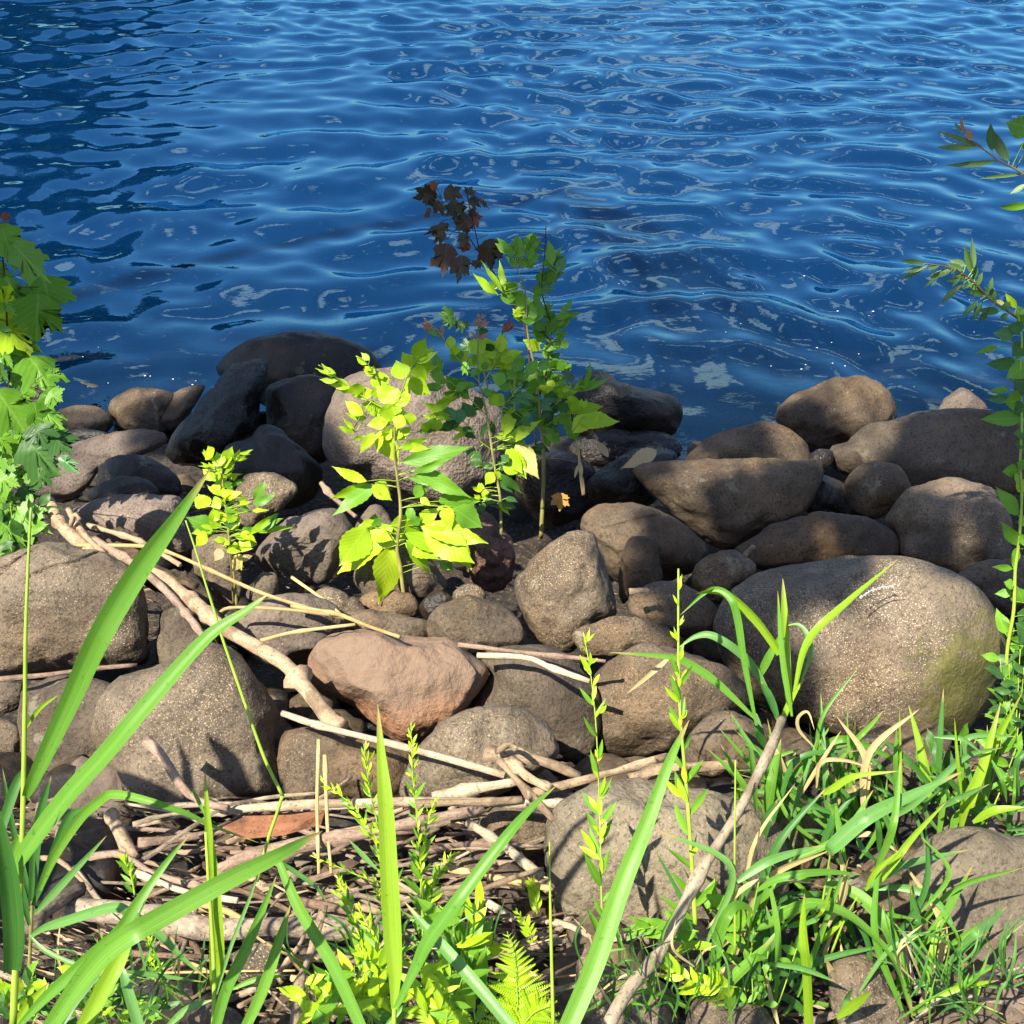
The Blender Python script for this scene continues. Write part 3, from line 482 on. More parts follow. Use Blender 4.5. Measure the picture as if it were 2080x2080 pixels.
# ================================================================ small stones packed into the gaps between the boulders
def gap_stones():
    rng = np.random.RandomState(21); kinds = []
    for k in range(7):
        V0, Fc = ico(3); Q = V0 * (1 + 0.22 * fbm(V0 * 1.3 + k * 9, k, 3))[:, None]; s = np.array((1.0, 0.8, 0.62)) * (0.9 + 0.2 * rng.rand(3)); Q = Q * s
        kinds.append(mesh_np('stone', Q, Fc, M[('brown', 'dark', 'brown', 'brown', 'mauve', 'dark', 'dark')[k]]))  # dark colours chosen to deepen the shade of the gaps
    n = 0; rows = [(770, 1560, 120)]
    for _ in range(230):
        x = rng.uniform(-60, 2140); y = rng.uniform(790, 1640) if rng.rand() < 0.75 else rng.uniform(1560, 2080); r = rng.uniform(0.035, 0.095) * (1.0 if y > 1000 else 1.15)
        if y > 1600 and (x < 360 or x > 1000): r = rng.uniform(0.06, 0.13)
        d = gdepth(x, y, -0.08 if y < 1560 else -0.02); p = P(x, y, d)
        ki = rng.randint(7); cn = ('brown', 'dark', 'brown', 'brown', 'mauve', 'dark', 'dark')[ki]; sn = 'tiny' if r < 0.05 else 'small' if r < 0.075 else 'middling'
        o = link('gap_stone', kinds[ki], None, p); o.scale = (r, r, r); o.rotation_euler = (rng.normal() * 0.4, rng.normal() * 0.4, rng.rand() * 6.28)
        tag(o, sn + ' ' + cn + ' stone low in the gap beside the ' + beside(x, y, NEAR), 'stone', 'small stones in the gaps')
gap_stones()
def submerged():
    rng = np.random.RandomState(31)
    for k in range(22):
        left = k % 2; x = rng.uniform(-1.9, -0.9) if left else rng.uniform(0.5, 2.1); y = rng.uniform(4.35, 5.1); r = rng.uniform(0.08, 0.19); V0, Fc = ico(3); Q = V0 * (1 + 0.2 * fbm(V0 * 1.3 + k * 5, k + 70, 3))[:, None] * np.array((1.0, 0.8, 0.6)) * r
        o = link('submerged_stone', mesh_np('stone', Q, Fc, M[('brown', 'dark', 'tan')[k % 3]]), None, (x, y, min(gz(y) + 0.02, -0.05 - 0.6 * r))); o.rotation_euler = (0, 0, rng.rand() * 6.28)
        tag(o, ('big ' if r > 0.14 else 'middling ' if r > 0.11 else 'little ') + ('brown', 'dark', 'tan')[k % 3] + ' stone under the shallow water at the ' + ('left' if left else 'right') + (' close in' if y < 4.7 else ' farther out'), 'stone', 'stones under the shallow water')
submerged()

# ================================================================ driftwood
M['drift'] = wood_mat('pale_driftwood', (0.22, 0.155, 0.093), (0.35, 0.26, 0.165), (0.085, 0.054, 0.032))
M['white'] = wood_mat('bleached_stick', (0.31, 0.245, 0.16), (0.46, 0.375, 0.26), (0.14, 0.096, 0.06))
M['straw'] = wood_mat('dry_straw', (0.36, 0.25, 0.10), (0.50, 0.37, 0.17), (0.28, 0.17, 0.06), rough=0.6, bump=0.2)
M['pinkw'] = wood_mat('pinkish_bark', (0.18, 0.12, 0.085), (0.30, 0.21, 0.15), (0.09, 0.058, 0.042))
M['greyw'] = wood_mat('weathered_grey_wood', (0.20, 0.15, 0.105), (0.36, 0.28, 0.20), (0.06, 0.045, 0.032), bump=1.0)
M['darkw'] = wood_mat('dark_twig', (0.10, 0.062, 0.04), (0.20, 0.13, 0.085), (0.04, 0.025, 0.018))
M['bark'] = wood_mat('rust_bark', (0.15, 0.062, 0.03), (0.23, 0.10, 0.05), (0.06, 0.027, 0.016), bump=0.8)
def stick(fr, pts, r, mat, label, d=None, name='stick', h=0.03, taper=0.75, wob=0.2, sides=9, seed=None, flat=1.0, group='driftwood on the stones', cat='stick', dd=None):
    w = [px(fr, *p) for p in pts]; s = FR[fr][2]; seed = seed if seed is not None else int(w[0][0] * 7 + w[0][1]) % 9999
    if d is None: ds = [gdepth(x, y, h) for x, y in w]
    else: ds = list(np.interp(np.linspace(0, 1, len(w)), np.linspace(0, 1, len(d)), d))
    P3 = [P(x, y, z) for (x, y), z in zip(w, ds)]; n = max(10, int(sum((P3[i + 1] - P3[i]).length for i in range(len(P3) - 1)) / 0.022)); n = min(n, 60)
    c = catmull([tuple(p) for p in P3], n); rr = r / s / F * np.mean(ds); rng = np.random.RandomState(seed)
    rad_ = rr * np.interp(np.linspace(0, 1, n), [0, 1], [1.0, taper]) * (1 + 0.10 * fbm(np.stack([np.linspace(0, n * 0.35, n), np.full(n, seed * 0.37), np.zeros(n)], 1), seed, 2))
    for k in range(max(1, n // 12)):                        # knots
        i0 = rng.randint(1, n - 1); rad_[i0] *= 1.4
    c0 = c[0].copy() if taper > 0.2 else c[0].copy()
    o = link(name, tube_mesh(c - c0, rad_, mat, sides, wob, seed, flat), None, tuple(c0))
    if label: tag(o, label, cat, group); NEARS.append((w[len(w) // 2][0], w[len(w) // 2][1], short(label)))
    return o, c, rad_
B_, c_, r_ = stick('A', [(270,1040),(330,1160),(440,1270),(560,1350),(860,1450),(1000,1545),(1130,1650),(1260,1760),(1420,1850),(1600,1960),(1720,2100),(1830,2240),(1920,2310)], 40, M['drift'], 'long thick driftwood branch running down to the pink granite stone', d=[3.02, 2.9, 2.72, 2.55, 2.42, 2.28, 2.22], name='driftwood_branch', taper=0.95, wob=0.07, sides=12)
stick('A', [(530,1255),(740,1390),(860,1480),(1000,1620),(1080,1720),(1150,1815)], 24, M['pinkw'], 'thinner pinkish branch running along the long driftwood branch', d=[2.85, 2.66, 2.52, 2.45])
stick('A', [(385,1090),(440,1190),(510,1270),(585,1335)], 20, M['drift'], 'short forked driftwood piece at the top of the long branch', d=[2.95, 2.78])
stick('A', [(395,1185),(420,1120),(450,1150)], 14, M['drift'], 'broken pale twig end beside the top of the long branch', d=[2.88, 2.86])
stick('A', [(430,1290),(800,1296),(960,1335),(1200,1440),(1500,1570),(1932,1700)], 12, M['straw'], 'long yellow reed straw crossing from the small sapling foot', d=[2.85, 2.72, 2.64, 2.58], taper=0.8, wob=0.02)
stick('B', [(-20,1630),(120,1655),(250,1680),(400,1740),(585,1805)], 13, M['straw'], 'yellow straw lying onto the top of the pink granite stone', d=[2.6, 2.5, 2.36], wob=0.02)
stick('A', [(490,1180),(740,1250),(860,1310),(1010,1400)], 17, M['drift'], 'pale stick crossing above the long driftwood branch', d=[2.95, 2.68])
stick('B', [(-20,1470),(150,1590),(270,1690)], 9, M['straw'], 'short yellow straw slanting to the fist-sized stone', d=[2.8, 2.66], wob=0.02)
stick('A', [(1220,1680),(1300,1640),(1600,1650),(1932,1690)], 11, M['straw'], 'level yellow straw on the flat mauve stone', d=[2.58, 2.52], wob=0.03)
stick('D', [(1220,140),(1380,100),(1660,65)], 9, M['straw'], 'thin yellow straw touching the left of the pink granite', d=[2.42, 2.4], wob=0.03)
stick('D', [(-20,320),(230,300),(450,270),(640,255)], 12, M['pinkw'], 'thin pinkish twig in the gap under the cracked boulder', d=[2.36, 2.46], h=0.02)
stick('D', [(1320,480),(1500,540),(1840,625),(2080,690),(2360,770)], 15, M['white'], 'long straight bleached stick below the pink granite stone', d=[2.2, 2.02], taper=1.1, wob=0.03)
stick('D', [(980,945),(1150,925),(1400,908),(1700,898),(2030,890),(2380,900),(2660,900)], 22, M['white'], 'long white level stick across the driftwood heap', d=[2.05, 1.96, 1.92], taper=0.85, wob=0.06)
stick('E', [(640,872),(850,830),(1035,800)], 27, M['white'], 'thick short pale stick lying above the long white stick', d=[1.97, 1.98])
stick('E', [(560,905),(820,895),(1060,885)], 20, M['drift'], 'pale cane lying along the long white stick', d=[1.92, 1.92])
stick('D', [(620,1000),(740,965),(885,940)], 12, M['white'], 'small pointed white stick leaning on the pear-shaped boulder', d=[1.95, 1.98])
stick('D', [(685,610),(760,680),(860,840),(960,900),(1065,920)], 24, M['pinkw'], 'crooked brown branch resting on the pear-shaped boulder', d=[2.08, 2.02, 1.98], taper=0.6)
stick('D', [(515,945),(570,1060),(630,1160)], 34, M['drift'], 'thick broken stub leaning on the foot of the pear-shaped boulder', d=[2.03, 1.96], taper=0.8)
stick('D', [(1010,1230),(1150,1150),(1450,1085),(1700,1040),(2000,975),(2260,930)], 38, M['pinkw'], 'pink-barked pole in the middle of the driftwood heap', d=[1.86, 1.84, 1.9], taper=0.55)
stick('D', [(330,1390),(700,1430),(1000,1490),(1300,1475),(1600,1490),(1820,1460)], 52, M['greyw'], 'weathered grey log with cracked bark at the front of the heap', d=[1.76, 1.68, 1.72], name='log', cat='log', wob=0.12, sides=14, taper=0.85)
stick('D', [(130,1480),(250,1370),(380,1300)], 42, M['greyw'], 'short grey weathered wood block beside the left reeds', d=[1.66, 1.78], wob=0.2, taper=0.8, name='wood_block', cat='wood')
stick('D', [(420,1150),(560,1140),(700,1220),(820,1260),(960,1295)], 17, M['pinkw'], 'pinkish twig below the thick broken stub', d=[1.92, 1.84])
stick('D', [(640,1225),(850,1310),(1110,1355)], 16, M['white'], 'pale twig slanting over the weathered grey log', d=[1.86, 1.76])
stick('D', [(1490,605),(1482,900),(1490,1230)], 10, M['straw'], 'upright dry straw standing in the heap, left of a pair', d=[1.92, 1.8], wob=0.02)
stick('D', [(1518,675),(1530,1000),(1548,1230)], 10, M['straw'], 'upright dry straw standing in the heap, right of a pair', d=[1.91, 1.8], wob=0.02)
stick('D', [(1375,1960),(1400,1750),(1450,1600),(1515,1380)], 24, M['drift'], 'brown stick standing up from the bottom edge below the log', d=[1.45, 1.62], taper=0.8)
stick('D', [(1290,1710),(1400,1560),(1425,1500)], 11, M['drift'], 'small twig rising beside the brown upright stick', d=[1.58, 1.66])
stick('E', [(805,990),(960,1090),(1150,1245)], 20, M['white'], 'bleached stick slanting towards the pale speckled boulder', d=[1.88, 1.78], taper=1.1, wob=0.03)
stick('E', [(560,1135),(800,1092),(1165,1102)], 16, M['pinkw'], 'pink twig level behind the slanting bleached stick', d=[1.84, 1.88])
stick('E', [(850,1310),(1000,1255),(1160,1205)], 14, M['drift'], 'jointed tan reed stem under the slanting bleached stick', d=[1.76, 1.78])
R1, _, _ = stick('E', [(885,665),(1000,680),(1150,705),(1330,775)], 38, M['drift'], 'gnarled pale root chunk below the rounded olive-brown stone', d=[2.0, 1.98], name='root', cat='root', wob=0.3, taper=0.55)
for pp, rr_ in ((([(950,700),(1080,840),(1210,985)]), 20), ([(1000,700),(1090,780),(1190,830)], 26), ([(940,660),(1000,625),(1030,650)], 14)):
    k_, _, _ = stick('E', pp, rr_, M['drift'], None, d=[1.97, 1.9], name='root_branch', wob=0.25); k_.parent = R1; k_.location = k_.location - R1.location
stick('E', [(1080,855),(1300,805),(1450,765),(1700,690),(1740,680)], 21, M['drift'], 'brown stick lying toward the weed before the pale speckled boulder', d=[1.93, 2.02])
stick('E', [(1560,785),(1700,745),(1840,735),(2060,715)], 26, M['drift'], 'smooth tan stick behind the top of the pale speckled boulder', d=[2.08, 2.12], taper=0.9)
stick('E', [(760,158),(1000,190),(1250,215),(1450,238)], 12, M['pinkw'], 'upper dry twig on the stone right of the pink granite', d=[2.42, 2.36])
stick('E', [(850,210),(1080,220),(1200,270),(1375,330)], 15, M['white'], 'lower pale twig on the stone right of the pink granite', d=[2.38, 2.28])
stick('F', [(710,505),(690,560),(640,680),(500,950),(330,1220),(150,1580),(0,1760),(-110,1950)], 23, M['white'], 'long grey stick leaning up from the bottom edge into the grass clump', d=[1.88, 1.72, 1.55, 1.42], taper=1.15, wob=0.05, name='leaning_stick', sides=12)
stick('B', [(145,940),(200,1010),(280,1080),(340,1130)], 16, M['pinkw'], 'reddish twig at the lower left of the pitted grey boulder', d=[3.2, 3.1])
stick('C', [(210,1205),(260,1200),(300,1205)], 13, M['drift'], 'short tan stick piece beside the oval brown stone', d=[2.62, 2.62])
stick('C', [(715,1050),(740,1020),(755,1010)], 12, M['drift'], 'broken stick end poking up behind the mossy boulder', d=[2.85, 2.87])
stick('F', [(1160,1440),(1280,1540),(1400,1690),(1500,1850)], 34, M['greyw'], 'grey weathered slat under the right of the grass clump', d=[1.78, 1.66], flat=0.4)
stick('F', [(1270,1560),(1310,1680),(1350,1790)], 14, M['white'], 'white twig under the right of the grass clump', d=[1.7, 1.64])
def bark():
    q = [px('D', *p) for p in [(1040,1010),(1150,960),(1330,945),(1520,930),(1500,1000),(1330,1050),(1130,1070)]]
    V = []; 
    for lay, dd in ((0, 1.90), (1, 1.915)):
        for x, y in q: V.append(P(x, y, dd + 0.012 * math.sin(x * 0.05)))
    n = len(q); Fc = [tuple(range(n)), tuple(range(2 * n - 1, n - 1, -1))] + [(i, i + n, (i + 1) % n + n, (i + 1) % n) for i in range(n)]
    c = V[0].copy(); uv = [(v.x * 2, v.z * 6) for v in V]
    o = link('bark_slab', mesh_np('bark_slab', [v - c for v in V], Fc, M['bark'], False, uv), None, c); tag(o, 'curled rust-red slab of bark under the long white stick', 'bark')
bark()
def twigs():
    rng = np.random.RandomState(5); ms = [M['drift'], M['pinkw'], M['drift'], M['greyw'], M['straw'], M['white'], M['greyw'], M['darkw']]
    for k in range(210):
        if k < 140: x = rng.uniform(330, 1130); y = rng.uniform(1610, 1990); an = rng.normal() * 0.45
        elif k < 188: x = rng.uniform(0, 2080); y = rng.uniform(1700, 2080); an = rng.normal() * 0.9
        else: x = rng.uniform(60, 640); y = rng.uniform(980, 1260); an = 0.6 + rng.normal() * 0.5
        d = gdepth(x, y, rng.uniform(0.01, 0.12)); p = np.array(P(x, y, d)); ln = rng.uniform(0.06, 0.34); r = rng.uniform(0.0015, 0.006) if rng.rand() < 0.88 else rng.uniform(0.006, 0.011)
        dr = np.array((math.cos(an), math.sin(an) * 0.8, -math.sin(an) * 0.28 + rng.normal() * 0.06)); bend = np.array((rng.normal(), rng.normal(), rng.normal())) * 0.09 * ln
        c = catmull([p - dr * ln / 2, p + bend, p + dr * ln / 2], 9); c0 = c[0].copy()
        mi = rng.randint(8); cn = ('tan', 'pinkish', 'tan', 'grey', 'straw-yellow', 'bleached', 'weathered grey', 'dark brown')[mi]; sn = ('short ' if ln < 0.15 else 'long ') + ('thin ' if r < 0.004 else 'thick ')
        o = link('twig', tube_mesh(c - c0, np.linspace(r, r * 0.6, 9), ms[mi], 6, 0.15, k), None, tuple(c0))
        tag(o, sn + cn + ' twig beside the ' + beside(x, y, NEARS if x < 1300 and y < 2000 else NEAR), 'twig', 'dry twigs in the driftwood litter' if k < 188 else 'dry twigs near the small sapling')
twigs()
def litter():
    rng = np.random.RandomState(9); V = []; Fc = []; mats = []
    for k in range(6000):
        if k < 4200: x = rng.uniform(-40, 2120); y = rng.uniform(1560, 2100)
        else: x = rng.uniform(-40, 2120); y = rng.uniform(900, 1560)
        d = gdepth(x, y, 0.0 if y > 1560 else -0.09); p = P(x, y, d); p.z += rng.uniform(0.0, 0.02); s = rng.uniform(0.0025, 0.007); ax = rng.normal(size=3); ax[2] = abs(ax[2]) + 0.6; ax /= np.linalg.norm(ax)
        t = np.cross(ax, (0.3, 1, 0.2)); t /= np.linalg.norm(t); u = np.cross(ax, t); l = s * rng.uniform(1, 5.0); i = len(V); p = np.array(p)
        V += [p - t * l, p + u * s * 0.5 + ax * s * 0.3, p + t * l, p - u * s * 0.5 + ax * s * 0.15]; Fc += [(i, i + 1, i + 2), (i, i + 2, i + 3)]; mats += [k % 4] * 2
    me = mesh_np('plant_litter', V, Fc, None, False)
    for c in ((0.27, 0.19, 0.115), (0.12, 0.08, 0.05), (0.36, 0.28, 0.18), (0.17, 0.11, 0.075)): me.materials.append(plain_mat('litter', c, tuple(q * 0.6 for q in c)))
    me.polygons.foreach_set('material_index', mats); o = link('plant_litter', me); tag(o, 'dry leaf and bark crumbs strewn over the bank', kind='stuff')
litter()
# ================================================================ leaves and plants
M['y'] = leaf_mat('young_yellow_green_leaf', (0.28, 0.50, 0.012), (0.50, 0.66, 0.02), (0.55, 0.62, 0.10), 0.40)
M['g'] = leaf_mat('green_leaf', (0.095, 0.25, 0.018), (0.19, 0.41, 0.025), (0.32, 0.5, 0.09), 0.38)
M['d'] = leaf_mat('deep_green_leaf', (0.03, 0.095, 0.018), (0.06, 0.16, 0.022), (0.14, 0.26, 0.06), 0.30)
M['t'] = leaf_mat('shade_tinted_leaf', (0.05, 0.16, 0.045), (0.09, 0.24, 0.065), (0.2, 0.33, 0.12), 0.28, rough=0.35)  # green leaf with the bluish sky tint of shade put into its colour
M['r'] = leaf_mat('reddish_young_leaf', (0.33, 0.15, 0.09), (0.46, 0.22, 0.13), (0.5, 0.3, 0.2), 0.35, tcol=(1, 0.7, 0.5))
M['k'] = leaf_mat('dark_red_green_maple_leaf', (0.03, 0.045, 0.014), (0.095, 0.04, 0.02), (0.12, 0.07, 0.04), 0.3, tcol=(1, 0.7, 0.4))
M['o'] = leaf_mat('rusty_leaf', (0.16, 0.045, 0.015), (0.22, 0.07, 0.02), (0.25, 0.12, 0.05), 0.3, tcol=(1, 0.6, 0.3))
M['p'] = leaf_mat('fading_yellow_leaf', (0.55, 0.55, 0.12), (0.62, 0.50, 0.22), (0.6, 0.6, 0.25), 0.35, blotch=(0.50, 0.33, 0.16))
M['w'] = leaf_mat('willow_leaf', (0.07, 0.15, 0.035), (0.14, 0.23, 0.07), (0.25, 0.33, 0.14), 0.3)
M['b'] = plain_mat('withered_leaf', (0.40, 0.26, 0.12), (0.6, 0.47, 0.28), 30, 0.8, 0.2, 0.25)
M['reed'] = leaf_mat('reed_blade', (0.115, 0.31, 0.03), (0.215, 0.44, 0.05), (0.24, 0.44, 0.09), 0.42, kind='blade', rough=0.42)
M['reedy'] = leaf_mat('yellow_reed_blade', (0.26, 0.46, 0.02), (0.35, 0.54, 0.03), (0.45, 0.60, 0.08), 0.45, kind='blade', rough=0.42)  # yellower, lighter tone than the plain reed blade
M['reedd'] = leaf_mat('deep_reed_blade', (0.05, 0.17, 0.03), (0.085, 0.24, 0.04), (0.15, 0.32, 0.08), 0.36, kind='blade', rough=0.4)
M['reedb'] = leaf_mat('blue_green_blade', (0.115, 0.29, 0.065), (0.18, 0.38, 0.085), (0.25, 0.42, 0.15), 0.35, kind='blade', rough=0.38)
M['dryb'] = leaf_mat('dry_grass_blade', (0.50, 0.38, 0.16), (0.62, 0.50, 0.25), (0.6, 0.5, 0.3), 0.3, kind='blade', rough=0.6, tcol=(1, 0.85, 0.5))
M['stemg'] = plain_mat('green_stem', (0.22, 0.34, 0.03), (0.32, 0.44, 0.05), 18, 0.5, 0.4)
M['stemb'] = plain_mat('brown_stem', (0.10, 0.065, 0.03), (0.20, 0.15, 0.06), 25, 0.65, 0.3)
M['stemo'] = plain_mat('olive_stem', (0.16, 0.15, 0.04), (0.27, 0.24, 0.07), 25, 0.6, 0.3)
M['stemk'] = plain_mat('dark_stem', (0.025, 0.015, 0.012), (0.06, 0.03, 0.02), 25, 0.6, 0.3)

def leaf_template(kind, v):
    rng = np.random.RandomState(v * 7 + len(kind)); V = []; Fc = []; fold = rng.uniform(0.08, 0.34); droop = rng.uniform(-0.05, 0.28); tw = rng.normal() * 0.25; bend = rng.normal() * 0.05
    if kind == 'maple':
        half = [(0, 1.0), (0.035, 0.90), (0.085, 0.86), (0.075, 0.78), (0.14, 0.735), (0.13, 0.66), (0.10, 0.585), (0.20, 0.62), (0.235, 0.68), (0.30, 0.665), (0.345, 0.70), (0.47, 0.745), (0.43, 0.64), (0.445, 0.57), (0.375, 0.52), (0.365, 0.45), (0.27, 0.40), (0.33, 0.375), (0.37, 0.32), (0.44, 0.29), (0.34, 0.24), (0.31, 0.185), (0.21, 0.165), (0.12, 0.11), (0.04, 0.10), (0.0, 0.12)]
        ring = half + [(-x, y) for x, y in half[-2:0:-1]]; c = np.array((0.0, 0.36)); R = np.array(ring); an_ = np.arctan2(R[:, 0], R[:, 1] - 0.36); R = 0.72 * R * np.array((1.12, 1)) + 0.28 * np.stack([0.46 * np.sin(an_), 0.36 + np.where(np.cos(an_) > 0, 0.5, 0.26) * np.cos(an_)], 1); R = R * (1 + 0.05 * rng.normal(size=R.shape))
        V.append((0, 0.36, 0)); m = len(R)
        for s in (0.34, 0.68, 1.0):
            for q in R:
                p = c + (q - c) * s; lob = 0.10 * math.sin(3 * math.atan2(p[0], p[1] - 0.36) + v)
                V.append((p[0], p[1], fold * abs(p[0]) * 0.6 - droop * p[1] ** 2 - 0.25 * p[0] ** 2 + lob * np.hypot(*(p - c)) * 0.5))
        for k in range(m): Fc.append((0, 1 + k, 1 + (k + 1) % m))
        for s in range(2):
            a = 1 + s * m
            for k in range(m): Fc.append((a + k, a + m + k, a + m + (k + 1) % m, a + (k + 1) % m))
    else:
        n = 17 if kind != 'lance' else 11
        for i in range(n):
            t = i / (n - 1)
            if kind == 'ellip': w = 0.5 * math.sin(math.pi * t ** 0.80) ** 1.05
            elif kind == 'ovate': w = 0.52 * math.sin(math.pi * t ** 0.68) ** 1.0
            else: w = 0.5 * math.sin(math.pi * t ** 0.9) ** 0.75
            w *= 1 - 0.45 * t ** 5
            if kind != 'lance': w *= 1 + (0.05 if i % 2 else -0.045)
            w = max(w, 0.012); cx = bend * math.sin(math.pi * t); wav = 0.05 * math.sin(t * 11 + v) if kind != 'lance' else 0
            for u in (-1, -0.5, 0, 0.5, 1):
                x = w * u; z = fold * abs(x) * 0.9 - droop * t * t + wav * abs(u) + tw * x * t
                V.append((x + cx, t, z * (0.35 if kind == 'lance' else 0.45) if False else z * 0.5))
        for i in range(n - 1):
            for k in range(4): a = i * 5 + k; Fc.append((a, a + 1, a + 6, a + 5))
    return V, Fc
_lt = {}
def leaf_mesh(kind, v, m):
    key = (kind, v, m)
    if key not in _lt: V, Fc = leaf_template(kind, v); _lt[key] = mesh_np('leaf', V, Fc, M[m])
    return _lt[key]
LR = random.Random(3)
def put_leaf(par, base, tip, w, d0, d1, m, kind='ellip', roll=None, name='leaf'):
    B = P(*base, d0); T = P(*tip, d1); ax = T - B; ln = ax.length
    if ln < 1e-4: return
    ax.normalize(); vd = (CAM - B).normalized(); s = ax.cross(vd)
    if s.length < 0.05: s = ax.cross(Vector((0.3, 0.2, 0.9)))
    s.normalize(); roll = LR.gauss(0, 0.42) if roll is None else roll; s = Matrix.Rotation(roll, 3, ax) @ s; n = s.cross(ax).normalized()
    W = w / F * d0 / max(0.55, abs(math.cos(roll)))
    mat = Matrix(((s.x * W, ax.x * ln, n.x * ln), (s.y * W, ax.y * ln, n.y * ln), (s.z * W, ax.z * ln, n.z * ln)))
    o = link(name, leaf_mesh(kind, LR.randrange(5), m), par); M4 = mat.to_4x4(); M4.translation = B - par.location; o.matrix_basis = M4; return o
def branch(par, fr, pts, r0, r1, d, mat, name='stem', sides=7):
    w = [px(fr, *p) for p in pts]; ds = np.interp(np.linspace(0, 1, len(w)), np.linspace(0, 1, len(d)), d)
    n = max(8, len(w) * 5); c = catmull([tuple(P(x, y, z)) for (x, y), z in zip(w, ds)], n); md = np.mean(ds) / F
    o = link(name, tube_mesh(c - c[0], np.linspace(r0 * md, r1 * md, n), mat, sides, 0.04, int(w[0][0])), par, Vector(c[0]) - par.location); return c
def plant(name, label, fr, depth, stems, leaves, kind='ellip', cat='sapling', group=None, spread=0.10, dmat='y', tdepth=0.35, base=None, petmat=None, bias=0.0, ws=1.22, dup=0.0):
    """stems: (pts, r0, r1, mat); leaves: lines 'bx by tx ty w [material] [kind]'"""
    sc = FR[fr][2]; b0 = px(fr, *stems[0][0][0]); root = empty(name, P(*b0, depth[0]), label, cat, group); lines = []
    for k, (pts, r0, r1, m) in enumerate(stems): lines.append(branch(root, fr, pts, r0 / sc, r1 / sc, depth if k == 0 else depth, M[m], 'stem' if k == 0 else 'side_stem'))
    allp = np.concatenate(lines); dm = depth[-1]; PV = []; PF = []
    lines_ = leaves.strip().replace(';', '\n').split('\n'); extra = []
    for ln in lines_:
        q = ln.split()
        for _ in range(int(dup) + (LR.random() < dup % 1) if len(q) >= 5 else 0):
            f_ = [float(v) for v in q[:5]]; dx, dy = LR.uniform(-1, 1) * 0.9 * f_[4], LR.uniform(-1, 1) * 0.7 * f_[4]; a_ = LR.uniform(-0.7, 0.7); vx, vy = (f_[2] - f_[0]) * 0.85, (f_[3] - f_[1]) * 0.85
            extra.append(' '.join(map(str, [f_[0] + dx, f_[1] + dy, f_[0] + dx + vx * math.cos(a_) - vy * math.sin(a_), f_[1] + dy + vx * math.sin(a_) + vy * math.cos(a_), f_[4]] + q[5:])))
    for ln in lines_ + extra:
        q = ln.split()
        if not q: continue
        x0, y0, x1, y1, w = map(float, q[:5]); m = q[5] if len(q) > 5 else dmat; kd = q[6] if len(q) > 6 else kind
        b = px(fr, x0, y0); t = px(fr, x1, y1); L_ = math.hypot(t[0] - b[0], t[1] - b[1]) / F * dm
        # depth of the nearest stem point in the picture, then a little forward or back
        v = allp - np.array(CAM); dd = v.dot(BF); sx = 1040 + v.dot(BX) / dd * F; sy = 1040 - v.dot(BU) / dd * F; i = int(np.argmin(np.hypot(sx - b[0], sy - b[1] - 6)))
        off = math.hypot(sx[i] - b[0], sy[i] - b[1]) / F * dm; d0 = dd[i] + max(-spread, min(spread, LR.uniform(-1, 1) * (0.25 * off + 0.01))) + bias; d1 = d0 + LR.uniform(-tdepth, tdepth) * L_
        put_leaf(root, b, t, w * ws / sc, d0, d1, m, kd)
        A = allp[i]; Bp = np.array(P(*b, d0))
        if np.linalg.norm(A - Bp) > 0.006:
            mid = (A + Bp) / 2 + np.array((0, 0, 0.06)) * np.linalg.norm(A - Bp); c = catmull([A, mid, Bp], 5); r = 0.0011; bi = len(PV)
            for p in c:
                for a in (0, 2.1, 4.2): PV.append(p + (BX * math.cos(a) + BU * math.sin(a)) * r - np.array(root.location))
            for s in range(4):
                for a in range(3): PF.append((bi + s * 3 + a, bi + s * 3 + (a + 1) % 3, bi + s * 3 + 3 + (a + 1) % 3, bi + s * 3 + 3 + a))
    if PV: o = link('petioles', mesh_np('petioles', PV, PF, M[petmat or 'stemg']), root); o['kind'] = 'stuff'
    return root

